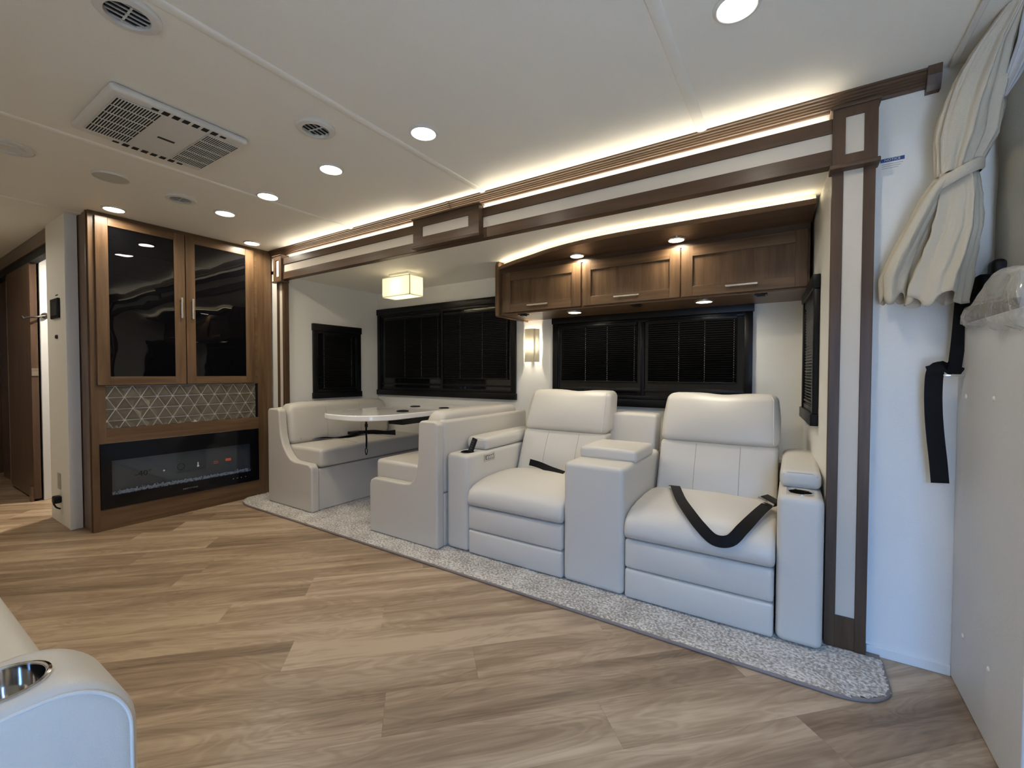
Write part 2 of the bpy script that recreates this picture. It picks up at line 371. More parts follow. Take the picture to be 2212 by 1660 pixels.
for k in range(-10, 33):
    v0 = 1.085+PW*k; e0 = ends.get(k, random.uniform(-.6,.6))
    for j in range(-6, 4):
        u0 = e0+PLN*j; u1 = u0+PLN; g = .0002
        poly = [((u-v)*S2, (u+v)*S2) for u, v in ((u0+g,v0+g),(u1-g,v0+g),(u1-g,v0+PW-g),(u0+g,v0+PW-g))]
        for abc in ((1,0,2.3),(-1,0,6.9),(0,1,2.05),(0,-1,.69)): poly = clip(poly,*abc) if poly else poly
        if len(poly) < 3: continue
        cx, cy = sum(p[0] for p in poly)/len(poly), sum(p[1] for p in poly)/len(poly)
        loc = [((p[0]-cx)*S2+(p[1]-cy)*S2, -(p[0]-cx)*S2+(p[1]-cy)*S2) for p in poly]
        vs, fs = prism(loc, 'z', -.006, 0.)
        me = bpy.data.meshes.new('plank'); me.from_pydata(vs, [], fs); me.update(); me.materials.append(M['oak_plank'])
        bm = bmesh.new(); bm.from_mesh(me); bmesh.ops.recalc_face_normals(bm, faces=bm.faces); bm.to_mesh(me); bm.free()
        o = bpy.data.objects.new('plank', me); C.objects.link(o); o.parent = floor; o.location = Vector((cx,cy,0))-WL[floor]; o.rotation_euler = (0,0,R(45))
struct('ceiling', box(-7.0,2.4,-.72,2.06,CZ,CZ+.05), 'ceiling_vinyl', 'off white vinyl ceiling of the coach')
for i, x in enumerate((-.345,-1.50,-2.66,-3.90)):     # half round battens over the ceiling seams
    prof = [(x+.02*math.cos(a), CZ-.006*math.sin(a)) for a in [math.pi*j/8 for j in range(9)]]
    struct('trim_%d'%(i+1), prism(prof,'y',-.7,YW-.03), 'ceiling_vinyl', 'white batten strip across the ceiling', smooth=True)
# slide-out room
XL, XR0, XR1 = -3.56, .108, .045       # left end wall; right end wall at the front and at the back
struct('wall_back', box(XL-.05,.2,YB,YB+.04,0,2.0), 'wall_vinyl', 'off white rear wall of the slide out room')
struct('wall_left', box(XL-.05,XL,YW,YB,0,1.9), 'wall_vinyl', 'off white left end wall of the slide out room')
struct('wall_right', prism([(XR0,YW),(XR0+.05,YW),(XR1+.05,YB),(XR1,YB)],'z',0,1.9), 'wall_white', 'white right end wall of the slide out room')
struct('ceiling_slide', box(XL-.05,.2,YW-.005,YB+.02,1.83,1.87), 'ceiling_vinyl', 'off white ceiling of the slide out room')
struct('floor_slide', box(XL-.05,.2,YW,YB,-.05,-.002), 'asphalt', 'floor under the carpet of the slide out room')
struct('wall_header', box(-7.0,2.4,YW,YW+.03,1.87,CZ), 'wall_vinyl', 'wall above the slide out opening')
struct('wall_front', box(.20,2.4,YW,YW+.04,0,1.87), 'wall_white', 'white wall beside the slide out opening')
struct('baseboard_right', box(.235,.46,YW-.008,YW,0,.035), 'wall_white', 'low white baseboard beside the carpet corner', bev=.002)
struct('wall_strip', box(-7.0,-3.60,YW,YW+.03,0,1.9), 'wall_vinyl', 'narrow wall strip between tv cabinet and slide out post')
# the walls behind and beside the camera, with the entry doorway in the near wall
struct('wall_near', join(box(-7,DOOR[0],-.76,-.70,0,CZ), box(DOOR[1],2.4,-.76,-.70,0,CZ), box(DOOR[0],DOOR[1],-.76,-.70,DOOR[3],CZ), box(DOOR[0],DOOR[1],-.76,-.70,-.06,DOOR[2])), 'wall_vinyl', 'near side wall with the open entry doorway')
struct('wall_cockpit', box(2.3,2.35,-.7,2.05,0,CZ), 'taupe_fabric', 'taupe drawn curtain wall at the front of the cockpit')
struct('wall_rear', box(-6.9,-6.85,-.7,2.05,0,CZ), 'halldoor_z', 'dark wood wall at the far end of the hall')
struct('ground', box(-25,25,-30,4,-1.0,-.9), 'concrete', 'pale concrete ground outside the entry door')
struct('sky_block_wall', box(-14,16,-9.4,-9.0,-.9,2.7), 'asphalt', 'added unseen grey wall blocking the low sky outside')  # added out of view to keep the low sky out of the doorway
struct('roof', box(-7.1,2.5,-.8,3.2,2.14,2.2), 'panel_white', 'outer roof skin of the coach')
# hall wall beside the TV cabinet
hw = struct('wall_hall', box(-4.43,-3.965,.825,.878,0,CZ), 'wall_vinyl', 'beige hall wall end left of the tv cabinet')
mk('corner_trim', box(-3.966,-3.958,.82,.882,0,CZ), 'wall_white', hw, bev=.002)
struct('trim_5', box(-6.5,-4.43,.835,.885,1.955,CZ), 'halldoor_x', 'dark wood header above the sliding hall door', bev=.003)
struct('trim_6', box(-6.5,-4.43,.850,.900,1.90,1.955), 'dark_void', 'dark track above the sliding hall door')
struct('wall_hall_far', box(-6.6,-5.93,.90,.94,0,1.96), 'halldoor_z', 'dark wood wall further down the hall')
struct('trim_7', box(-6.03,-5.93,.865,.90,0,1.955), 'jamb_white', 'white casing at the far side of the sliding door', bev=.003)
struct('wall_bath', join(box(-5.15,-5.10,.91,2.0,0,CZ), box(-6.6,-4.43,2.0,2.04,0,CZ)), 'jamb_white', 'white bathroom wall seen through the doorway')
struct('trim_8', join(box(-5.10,-5.085,.905,1.01,0,1.90)), 'jamb_white', 'bright white door jamb in the hall', bev=.004)
bp = thing('bath_cabinet', 'tall black framed mirror edge beyond the bright jamb in the hall', 'mirror', (-4.99,1.06,.33))
mk('frame', box(-5.08,-5.06,1.02,1.30,.33,1.62), 'black_trim', bp); mk('mirror', box(-5.06,-5.055,1.035,1.285,.345,1.605), 'chrome', bp)

# ------------------------------------------------------------------ lights: recessed pucks
def puck(x, y, z, label, group, r=.051, watts=None, rim='white_plastic', name='ceiling_light'):
    t = thing(name, label, 'light', (x,y,z), group)
    mk('trim_ring', lathe([(r*1.22,0),(r*1.22,-.004),(r*1.05,-.009),(r,-.008),(r,-.001)], (x,y,z), 32), rim, t, smooth=True)
    mk('lens', lathe([(0,-.0065),(r*.98,-.0055),(r*.98,-.002)], (x,y,z), 32), 'led_white', t, smooth=True)
    w = PUCK_W if watts is None else watts
    if w:
        l = bpy.data.lights.new('lamp', 'AREA'); l.shape = 'DISK'; l.size = r*1.9; l.energy = w; l.color = WARM; l.spread = R(165)
        o = bpy.data.objects.new('lamp', l); C.objects.link(o); o.parent = t; o.location = (0,0,-.0095)
    return t
g = 'recessed lights in the main ceiling'
puck(-.151,1.390,CZ,'round ceiling light cut off by the top edge of the picture',g)
puck(-1.348,1.388,CZ,'large round ceiling light right of the wide white batten',g)
puck(-1.978,1.380,CZ,'round ceiling light just below the ceiling vent with dark vanes',g)
puck(-2.585,1.388,CZ,'round ceiling light touching the third batten from the right',g)
puck(-3.093,1.386,CZ,'round ceiling light between the small vent and the tv cabinet',g)
puck(-3.621,1.815,CZ,'round ceiling light above the right door of the tv cabinet',g)
puck(-3.606,.975,CZ,'round ceiling light above the left door of the tv cabinet',g)
for x, q in ((-1.75,'above the near sofa'),(-4.6,'near the hall')): puck(x,.05,CZ,'round ceiling light over the aisle %s'%q,'aisle lights out of view')
puck(-5.0,.35,CZ,'round ceiling light over the hall','aisle lights out of view',watts=1.2)
puck(-4.75,1.35,CZ,'round bathroom ceiling light behind the tv cabinet','aisle lights out of view',watts=14.)

# ------------------------------------------------------------------ ceiling fittings
ac = thing('ceiling_air_unit', 'white rectangular ceiling air unit with two black grilles', 'air vent', (-2.265,.777,CZ))
mk('housing', rbox(-2.505,-2.03,.545,1.01,CZ-.028,CZ,.026,4), 'white_plastic', ac, smooth=True)
def grille2(x0, x1, y0, y1):
    zb = CZ-.030
    g = mk('grille', box(x0,x1,y0,y1,zb-.0005,zb+.001), 'dark_void', ac)
    bars = []; n = 15
    for i in range(n+1): y = y0+(y1-y0)*i/n; bars.append(box(x0,x1,y-.0014,y+.0014,zb-.0025,zb))
    for i in range(6): x = x0+(x1-x0)*i/5; bars.append(box(x-.0018,x+.0018,y0,y1,zb-.003,zb))
    mk('grille_bars', join(*bars), 'white_plastic', g)
grille2(-2.45,-2.075,.575,.712); grille2(-2.455,-2.085,.873,.995)
for x in (-2.057,-2.487):
    for i in range(8):
        y = .70+.0335*(i-.5); w = .014 if 0 < i < 7 else .008
        mk('slot', box(x-w,x+w,y-.0105,y+.0105,CZ-.0295,CZ-.020), 'dark_void', ac)
mk('sensor_window', box(-2.292,-2.277,.765,.825,CZ-.0295,CZ-.02), 'screen_grey', ac)
def vent(x, y, label, tilt=0., r=.078):
    t = thing('ceiling_vent', label, 'air vent', (x,y,CZ), 'round vents in the main ceiling')
    mk('ring', lathe([(r,0),(r,-.006),(r*.93,-.012),(r*.68,-.014),(r*.66,-.004),(r*.66,0)], (x,y,CZ), 40), 'white_plastic', t, smooth=True)
    mk('duct', lathe([(0,-.002),(r*.67,-.0022),(r*.67,-.001)], (x,y,CZ), 32), 'dark_void', t)
    for i in range(-2,3):
        d = i*r*.25; h = math.sqrt(max(0,(r*.64)**2-d*d))
        vf = xf(box(-.0011,.0011,-h,h,-.010,-.004), lambda p, d=d: Vector((x,y,CZ))+Matrix.Rotation(R(tilt),3,'Z')@Vector((p.x+d-(p.z+.007)*.5,p.y,p.z)))
        mk('vane', vf, 'white_plastic', t)
    vf = xf(box(-r*.62,r*.62,-.0025,.0025,-.007,-.004), lambda p: Vector((x,y,CZ))+Matrix.Rotation(R(tilt),3,'Z')@p)
    mk('crossbar', vf, 'white_plastic', t)
vent(-1.613,.475,'large round ceiling vent cut off by the top edge'); vent(-1.704,1.118,'round ceiling vent with dark vanes in the middle of the ceiling',12); vent(-3.053,1.129,'small round ceiling vent above the tv cabinet',-5)
def speaker(x, y, label, r=.078, ring=False):
    t = thing('ceiling_speaker', label, 'speaker', (x,y,CZ), 'round ceiling speakers')
    mk('bezel', lathe([(r,0),(r,-.006),(r*.96,-.010),(r*.93,-.008),(r*.93,0)], (x,y,CZ), 40), 'white_plastic', t, smooth=True)
    mk('cover', lathe([(0,-.0085),(r*.9,-.0075),(r*.93,-.004)], (x,y,CZ), 40), 'white_plastic' if ring else 'grey_mesh', t, smooth=True)
    if ring: mk('inner_ring', lathe([(r*.62,-.007),(r*.62,-.016),(r*.5,-.018),(r*.48,-.008)], (x,y,CZ), 40), 'white_plastic', t, smooth=True)
speaker(-3.031,.811,'flat round ceiling speaker with grey mesh cover'); speaker(-3.020,.452,'white round ceiling fitting at the left edge',.088,True)

# ------------------------------------------------------------------ slide-out trim: beam, crown, posts
cr = [(YW,2.006),(2.040,2.006),(2.038,2.014),(2.034,2.017),(2.0335,2.023),(2.030,2.026),(2.0295,2.032),(2.026,2.035),(2.0255,2.041),(2.021,2.044),(2.020,2.051),(2.014,2.054),(2.013,CZ),(YW,CZ)]
crown = tag(mk('crown_moulding', prism(cr,'x',XT,.385), 'trim_x', None, smooth=True, ang=25), 'long fluted dark wood crown moulding under the ceiling', 'moulding')
mk('end_block', prism([(YW,1.985),(2.025,1.985),(2.018,2.0),(2.008,2.03),(2.004,CZ),(YW,CZ)],'x',.360,.396), 'trim_z', crown)
mk('joint_cover', prism([(p[0]-.004 if p[0] < YW else p[0], p[1]-.001) for p in cr],'x',-1.775,-1.755), 'trim_z', crown)
bm_ = thing('slide_beam', 'long dark wood beam with cream inlay band above the seats', 'beam', (-1.7,2.0,1.793))
X0, X1 = -3.515, .108
mk('upper_rail', box(X0,X1,2.0,2.012,1.911,1.963), 'trim_x', bm_, bev=.003)
mk('lower_rail', box(X0,X1,2.0,2.05,1.793,1.852), 'trim_x', bm_, bev=.003)
mk('inlay', box(X0,X1,2.007,2.012,1.852,1.911), 'cream_inlay', bm_)
mk('light_shelf', box(X0,X1,2.012,2.05,1.936,1.950), 'trim_x', bm_)
mk('led_strip', box(X0+.02,X1-.02,2.022,2.034,1.950,1.9545), 'led_strip', bm_)
def panel_box(name, label, x0, x1, z0, z1, inx, inz, y0, parent=None, yb=2.05):
    """proud wooden box with a cream inset window"""
    t = thing(name, label, 'trim', ((x0+x1)/2,y0,z0)) if parent is None else parent
    ix0, ix1 = inx; iz0, iz1 = inz
    fr = mk('frame', join(box(x0,x1,y0,2.05,z0,iz0), box(x0,x1,y0,yb,iz1,z1), box(x0,ix0,y0,yb,iz0,iz1), box(ix1,x1,y0,yb,iz0,iz1)), 'trim_x' if x1-x0 > z1-z0 else 'trim_z', t)
    mk('inset', box(ix0,ix1,y0+.007,y0+.02,iz0,iz1), 'cream_inlay', t)
    mk('cap', rbox(x0-.008,x1+.008,y0-.008,yb,z1-.002,z1+.007,.003,2), 'trim_x', t, smooth=True)
    mk('base_lip', rbox(x0-.008,x1+.008,y0-.008,2.05,z0-.010,z0+.006,.004,2), 'trim_x', t, smooth=True)
    return t
panel_box('beam_box', 'dark wood box with cream window in the middle of the beam', -2.000,-1.490,1.808,1.975,(-1.925,-1.565),(1.863,1.926),1.965,yb=2.010)
def post(label, x0, x1, sx):
    t = thing('slide_post', label, 'post', ((x0+x1)/2,2.01,0), 'posts framing the slide out')
    s = (x1-x0)*.27
    mk('stile', box(x0,x0+s,2.010,2.05,0,1.80), 'trim_z', t, bev=.002); mk('stile', box(x1-s,x1,2.010,2.05,0,1.80), 'trim_z', t, bev=.002)
    mk('foot_block', box(x0+s,x1-s,2.012,2.05,0,.13), 'trim_z', t)
    mk('inlay', box(x0+s,x1-s,2.017,2.03,.13,1.80), 'cream_inlay', t)
    panel_box(None, None, x0-.002, x1+.002, 1.78, 1.985, (x0+s+.002,x1-s-.002), (1.818,1.952), 1.985, parent=t)
post('right slide out post beside the white wall', .105, .230, 1); post('left slide out post beside the tv cabinet', -3.625, -3.515, -1)

# ------------------------------------------------------------------ windows with black blinds
def window(num, T, u0, u1, z0, z1, hz, panels, sz0, sz1, blinds, grp, wlabel):
    """T(u, z, d) maps wall coords (d = distance off the wall) to the world"""
    def bx(a0,a1,b0,b1,d0,d1,r=.003): return xf(rbox(a0,a1,d0,d1,b0,b1,r,1), lambda p: T(p.x,p.z,p.y))
    c = T((u0+u1)/2,z0,0); w = thing('window_%d'%num, wlabel, 'window', c, kind='structure'); del w['category']
    fw = .05
    mk('header_casing', bx(u0,u1,hz,z1,.001,.030), 'black_trim', w, smooth=True); mk('sill_casing', bx(u0,u1,z0,z0+.052,.001,.032), 'black_trim', w, smooth=True)
    mk('side_casing', bx(u0+.006,u0+fw,z0+.052,hz,.001,.024), 'black_trim', w, smooth=True); mk('side_casing', bx(u1-fw,u1-.006,z0+.052,hz,.001,.024), 'black_trim', w, smooth=True)
    iu0, iu1, iz0, iz1 = u0+fw, u1-fw, z0+.052, hz
    mk('pane', bx(iu0,iu1,iz0,iz1,.0005,.002,.0005), 'tinted_pane', w)
    us = [iu0]+[(panels[i][1]+panels[i+1][0])/2 for i in range(len(panels)-1)]+[iu1]
    mk('track', bx(iu0,iu1,iz1-.022,iz1,.002,.018), 'black_trim', w, smooth=True); mk('track', bx(iu0,iu1,iz0,iz0+.025,.002,.018), 'black_trim', w, smooth=True)
    for m_ in us[1:-1]: mk('mullion', bx(m_-.013,m_+.013,iz0,iz1,.002,.016), 'black_trim', w, smooth=True)
    mk('sash_rail', bx(iu0,iu1,(sz0+iz0)/2-.012,(sz0+iz0)/2+.006,.002,.012), 'black_trim', w, smooth=True)
    for (a, b), (lab, daylight_cords) in zip(panels, blinds):
        bt = thing('window_blind', lab, 'blind', T((a+b)/2,sz0,.012), grp)
        mk('head_rail', bx(a,b,sz1,sz1+.022,.006,.020), 'black_trim', bt, smooth=True); mk('bottom_rail', bx(a,b,sz0-.012,sz0,.006,.018), 'black_trim', bt, smooth=True)
        n = int(round((sz1-sz0)/.0145)); src = None
        for i in range(n):
            z = sz0+(sz1-sz0)*(i+.5)/n
            if src is None:
                prof = [(-.0075,.006),(-.002,.0125),(.0062,.0165),(.0068,.0158),(-.0014,.0115),(-.0068,.0052)]      # (dz, d) curved closed slat
                V = [tuple(T(a,z+p[0],p[1])) for p in prof]+[tuple(T(b,z+p[0],p[1])) for p in prof]
                k = len(prof); src = mk('slat', (V, [tuple(range(k)), tuple(range(k,2*k))]+[(q,(q+1)%k,k+(q+1)%k,k+q) for q in range(k)]), 'slat_black', bt, smooth=True); zc = z; base = WL[src].copy()
            else: copy_part(src, bt, base+Vector((0,0,z-zc)))
        for cu in daylight_cords:
            q = a+(b-a)*cu
            mk('cord', tube([T(q,sz0,.0125),T(q,sz1,.0125)], .0010, 5), 'daylight_grey', bt)  # thin pale line stands in for dots of daylight between the slats
grp = 'black venetian blinds of the slide out windows'
window(1, lambda u,z,d: Vector((u,YB-d,z)), -3.565+.01, -1.892, .815, 1.668, 1.612, [(-3.447,-2.714),(-2.669,-1.974)], .99, 1.552, [('black blind over the dinette, left half of the wide window',(.38,.68,.96)),('black blind over the dinette, right half of the wide window',(.27,.62,.98))], grp, 'wide black framed window above the dinette table')
window(2, lambda u,z,d: Vector((u,YB-d,z)), -1.566, -.209, .800, 1.466, 1.405, [(-1.489,-.915),(-.838,-.300)], .978, 1.37, [('black blind behind the left recliner',(.34,.63,.97)),('black blind behind the right recliner',(.37,.66,.97))], grp, 'black framed window behind the recliners')
window(3, lambda u,z,d: Vector((XL+d,u,z)), 2.275, 2.785, .806, 1.466, 1.405, [(2.375,2.70)], .90, 1.37, [('small black blind above the left dinette bench',(.04,.93))], grp, 'small black framed window on the left end wall')
def TR(u, z, d):
    t = (u-YW)/(YB-YW); return Vector((XR0+(XR1-XR0)*t-d, u, z))
window(4, TR, 2.33, 2.86, .80, 1.466, 1.405, [(2.40,2.79)], .90, 1.37, [('narrow edge-on black blind right of the overhead cabinet',(.1,.9))], grp, 'black framed window on the right end wall seen edge on')

# ------------------------------------------------------------------ TV cabinet
tv = thing('tv_cabinet', 'tall brown wood media cabinet with black glass doors and tile band', 'cabinet', (-3.95,1.46,0))
Y0, Y1 = .886, 2.035
def fx(y0,y1,z0,z1,d=.0,t=.02,b=.0015): return (XT-t-d, XT-d, y0, y1, z0, z1)
def fbox(y0,y1,z0,z1,d=0.,t=.02): return box(XT-t-d, XT-d, y0, y1, z0, z1)
mk('side_panel', box(-4.40,XT-.02,Y0,Y0+.02,0,CZ), 'cab_z', tv); mk('side_panel', box(-4.40,XT-.02,Y1-.02,Y1,0,CZ), 'cab_z', tv)
mk('stile', fbox(Y0,.921,0,CZ), 'cab_z', tv); mk('stile', fbox(1.917,Y1,0,CZ), 'cab_z', tv)
mk('stile', fbox(.921,.956,.569,CZ), 'cab_z', tv); mk('base_rail', fbox(.921,1.917,0,.138), 'cab_y', tv)
mk('middle_rail', fbox(.956,1.917,.569,.664), 'cab_y', tv); mk('top_rail', fbox(.956,1.917,.944,CZ), 'cab_y', tv)
mk('corner_strip', box(-3.80,XT-.02,Y0-.006,Y0,0,CZ), 'cab_z', tv)
def tvdoor(y0, y1, gy0, gy1, hy):
    z0, z1 = .950, 2.032; x0, x1 = XT, XT+.020; gz0, gz1 = 1.005, 1.980
    d = mk('door', box(x0,x1,y0,gy0,z0,z1), 'cab_z', tv, bev=.0015); mk('stile', box(x0,x1,gy1,y1,z0,z1), 'cab_z', d, bev=.0015)
    mk('rail', box(x0,x1,gy0,gy1,z0,gz0), 'cab_y', d, bev=.0015); mk('rail', box(x0,x1,gy0,gy1,gz1,z1), 'cab_y', d, bev=.0015)
    mk('glass', box(x0+.004,x1-.006,gy0,gy1,gz0,gz1), 'black_glass', d)
    mk('handle', join(rbox(x1+.022,x1+.030,hy-.006,hy+.006,1.425,1.572,.002,1), box(x1,x1+.024,hy-.004,hy+.004,1.435,1.443), box(x1,x1+.024,hy-.004,hy+.004,1.554,1.562)), 'nickel', d)
tvdoor(.915,1.401,.978,1.336,1.372); tvdoor(1.407,1.885,1.465,1.820,1.441)
# tile band
back = mk('tile_back', box(XT-.022,XT-.012,.956,1.907,.664,.944), 'grout', tv)
mk('tile_edge', box(XT-.012,XT-.004,1.900,1.917,.664,.944), 'black_trim', tv)
SP, RH = .0905, .0765
def tile(tri, down):
    poly = list(tri); cx = sum(p[0] for p in poly)/3; cy = sum(p[1] for p in poly)/3
    poly = [(cx+(p[0]-cx)*.895, cy+(p[1]-cy)*.895) for p in poly]
    for abc in ((1,0,1.898),(-1,0,-.9575),(0,1,.943),(0,-1,-.665)): poly = clip(poly,*abc) if poly else poly
    if len(poly) < 3: return
    A = abs(sum(poly[i][0]*poly[(i+1)%len(poly)][1]-poly[(i+1)%len(poly)][0]*poly[i][1] for i in range(len(poly))))/2
    if A < 1.2e-4: return
    mx, my = sum(p[0] for p in poly)/len(poly), sum(p[1] for p in poly)/len(poly); n = len(poly); xb, xf_ = XT-.012, XT-.0068
    inner = [(mx+(p[0]-mx)*(.55 if not down else .30), my+(p[1]-my)*(.55 if not down else .30)) for p in poly]; dx = .0016 if not down else -.0042
    V = [(xb,*p) for p in poly]+[(xf_,*p) for p in poly]+[(xf_+dx,*p) for p in inner]
    F = [(i,(i+1)%n,n+(i+1)%n,n+i) for i in range(n)]+[(n+i,n+(i+1)%n,2*n+(i+1)%n,2*n+i) for i in range(n)]+[tuple(range(2*n,3*n))]
    mk('tile', (V,F), 'tile_glaze', tv)
for r_ in range(4):
    zt = .943-RH*r_; zb = zt-RH; off = 1.006 if r_ % 2 == 0 else .963
    for k in range(-2, 12):
        a = off+SP*k
        tile([(a,zt),(a-SP/2,zb),(a+SP/2,zb)], False); tile([(a,zt),(a+SP,zt),(a+SP/2,zb)], True)
# fireplace in the cabinet base
fp = thing('electric_fireplace', 'wide black glass electric fireplace set into the tv cabinet', 'fireplace', (-3.80,1.42,.138))
a0, a1, b0, b1 = .9225,1.9155,.1395,.5675; v0, v1, w0, w1 = .978,1.862,.222,.452
for nm, vf in (('top_bezel',box(XT-.03,XT+.006,a0,a1,w1,b1)),('bottom_bezel',box(XT-.03,XT+.006,a0,a1,b0,w0)),('side_bezel',box(XT-.03,XT+.006,a0,v0,w0,w1)),('side_bezel',box(XT-.03,XT+.006,v1,a1,w0,w1))): mk(nm, vf, 'fire_frame', fp)
mk('firebox', join(box(XT-.085,XT-.08,v0-.06,v1+.03,w0-.02,w1+.02), box(XT-.08,XT-.03,v0-.06,v1+.03,w0-.02,w0-.012), box(XT-.08,XT-.03,v0-.06,v1+.03,w1+.02,w1+.025)), 'firebox', fp)
mk('glass_front', box(XT-.004,XT-.001,v0,v1,w0,w1), 'clear_glass', fp)
cv = []
for i in range(800):
    y = random.uniform(v0,v1); x = random.uniform(XT-.05,XT-.010); z = w0-.002+random.uniform(0,.017)*(1 if random.random() < .85 else 1.5); s = random.uniform(.0035,.0075)
    rot = Matrix.Rotation(random.uniform(0,6.28),3,Vector((random.random()-.5,random.random()-.5,random.random()-.5)))
    pts = [Vector(p)*s for p in ((1,0,0),(-1,0,0),(0,1,0),(0,-1,0),(0,0,1),(0,0,-1))]
    cv.append(([tuple(Vector((x,y,z))+rot@p) for p in pts], [(0,2,4),(2,1,4),(1,3,4),(3,0,4),(2,0,5),(1,2,5),(3,1,5),(0,3,5)]))
mk('crystal_bed', join(*cv), 'crystal', fp, kind='stuff')
def onfire(y, z, d=.0065): return lambda p: Vector((XT+d, y+p.x, z+p.y))
mk('maker_lettering', text_vf('GREYSTONE', .014, onfire(1.42,.178), 1.3), 'print_grey', fp)
for y in (1.715,1.745,1.775,1.808): mk('touch_mark', box(XT+.006,XT+.0064,y-.004,y+.004,.184,.188), 'print_grey', fp)
mk('temperature_print', text_vf('-40°', .055, onfire(1.145,.338,-.0008)), 'print_dark', fp)
mk('flame_print', text_vf('40', .03, onfire(1.02,.41,-3.)), 'print_dark', fp) if False else None
mk('orange_bar_print', box(XT-.001,XT-.0006,1.662,1.703,.335,.355), 'print_orange', fp)
for z in (.332,.345): mk('red_line_print', box(XT-.001,XT-.0006,1.578,1.612,z-.002,z+.002), 'print_orange', fp)
mk('thermometer_print', join(box(XT-.001,XT-.0006,1.470,1.477,.335,.360), box(XT-.001,XT-.0006,1.4665,1.4805,.326,.337)), 'print_white', fp)
mk('dot_print', lathe([(0,0),(.006,0),(.006,.0004)], (XT-.001,1.262,.336), 12, 'x'), 'print_white', fp)
mk('dial_print', lathe([(.021,0),(.024,0),(.024,.0004),(.021,.0004)], (XT-.001,1.365,.345), 24, 'x', True), 'print_dark', fp)

# things on the hall wall
th = thing('control_panel', 'dark touch screen control panel on the beige hall wall', 'panel', (-4.2,.82,1.39))
mk('body', rbox(-4.285,-4.105,.811,.8255,1.395,1.528,.004,2), 'black_plastic', th, smooth=True); mk('screen', box(-4.265,-4.125,.8098,.811,1.415,1.508), 'screen_grey', th)
tag(mk('sticker', box(-4.21,-4.15,.8243,.8252,1.548,1.556), 'print_dark'), 'tiny dark sticker above the hall control panel', 'sticker')
tag(mk('knob', lathe([(0,-.012),(.012,-.011),(.014,-.004),(.016,0)], (-4.186,.8255,1.272), 20, 'y'), 'bronze', None, smooth=True), 'small dark round knob below the hall control panel', 'knob')
ou = thing('wall_outlet', 'beige wall outlet low on the hall wall end', 'outlet', (-4.21,.82,.235))
mk('plate', rbox(-4.245,-4.180,.820,.8255,.235,.345,.002,1), 'outlet_beige', ou); mk('socket', box(-4.230,-4.195,.819,.820,.258,.285), 'stitch', ou); mk('socket', box(-4.230,-4.195,.819,.820,.298,.325), 'stitch', ou)
pg = thing('power_plug', 'black power plug near the floor on the hall wall', 'plug', (-4.19,.8,.12))
mk('housing', rbox(-4.225,-4.165,.785,.8255,.145,.195,.012,2), 'black_plastic', pg, smooth=True); mk('cable', tube(smooth_path([(-4.19,.79,.16),(-4.165,.785,.15),(-4.155,.795,.125),(-4.16,.815,.11)]),.005), 'black_plastic', pg, smooth=True)
sd = thing('sliding_door', 'dark brown wooden sliding door standing open in the hall', 'door', (-5.5,.875,0))
mk('leaf', box(-5.93,-5.092,.852,.892,.02,1.915), 'halldoor_z', sd, bev=.002); mk('edge_band', box(-5.092,-5.088,.852,.892,.02,1.915), 'halldoor_z', sd)
mk('latch_plate', box(-5.0885,-5.084,.853,.891,1.005,1.065), 'nickel', sd); mk('floor_guide', box(-5.16,-5.09,.835,.852,0,.12), 'halldoor_x', sd)
hk = thing('robe_hook', 'dark metal hook on the white jamb beside the sliding door', 'hook', (-5.07,.92,1.48))
mk('base', lathe([(0,.018),(.018,.016),(.024,.0)], (-5.0845,.935,1.49), 20, 'x'), 'bronze', hk, smooth=True)
mk('arm', tube(smooth_path([(-5.07,.93,1.488),(-5.05,.88,1.472),(-5.05,.83,1.462),(-5.05,.812,1.452),(-5.05,.80,1.470)]), .007), 'bronze', hk, smooth=True)

# ------------------------------------------------------------------ carpet of the slide-out
def carpet_outline():
    P = []; rx, ry = .14, .13
    for j in range(9): a = math.pi/2*j/8; P.append((-3.76+.25-.25*math.cos(a), 1.86-.145*math.sin(a)))
    for j in range(13): a = math.pi/2*j/12; P.append((.272-.16+.16*math.sin(a), 1.715+.13-.13*math.cos(a)))
    return P
front = carpet_outline()
out = [(-3.70,2.045)]+front+[(.272,2.045)]
cp = thing('carpet', 'speckled grey beige carpet under dinette and recliners', 'carpet', (-1.75,2.3,0))
bmx = bmesh.new(); GX, GY = 330, 112
x_, y_ = (-3.76,.272), (1.715,3.005)
def inside(px, py):
    if px > .108 and py > 2.008: return False
    if px < XL and py > 2.045: return False
    c = False; poly = out+[(.272,3.1),(-3.9,3.1)] if False else front+[(.272,3.1),(-3.76,3.1)]
    n = len(poly)
    for i in range(n):
        (xa,ya),(xb,yb) = poly[i], poly[(i+1)%n]
        if (ya > py) != (yb > py) and px < (xb-xa)*(py-ya)/(yb-ya)+xa: c = not c
    return c
V, F, idm = [], [], {}
for i in range(GX):
    for j in range(GY):
        px, py = x_[0]+(x_[1]-x_[0])*(i+.5)/GX, y_[0]+(y_[1]-y_[0])*(j+.5)/GY
        if not inside(px,py): continue
        q = []
        for di, dj in ((0,0),(1,0),(1,1),(0,1)):
            key = (i+di,j+dj)
            if key not in idm:
                idm[key] = len(V); V.append((x_[0]+(x_[1]-x_[0])*key[0]/GX+random.uniform(-.003,.003), y_[0]+(y_[1]-y_[0])*key[1]/GY+random.uniform(-.003,.003), .009+random.uniform(0,.005)))
            q.append(idm[key])
        F.append(tuple(q))
mk('pile', (V,F), 'carpet_pile', cp, smooth=True, ang=180)
mk('backing', prism(front+[(.272,2.04),(-3.70,2.04)],'z',.0005,.009), 'rug_binding', cp)
mk('binding', tube([(p[0],p[1],.006) for p in front]+[(.272,2.0,.006)], .0065, 8), 'rug_binding', cp, smooth=True)

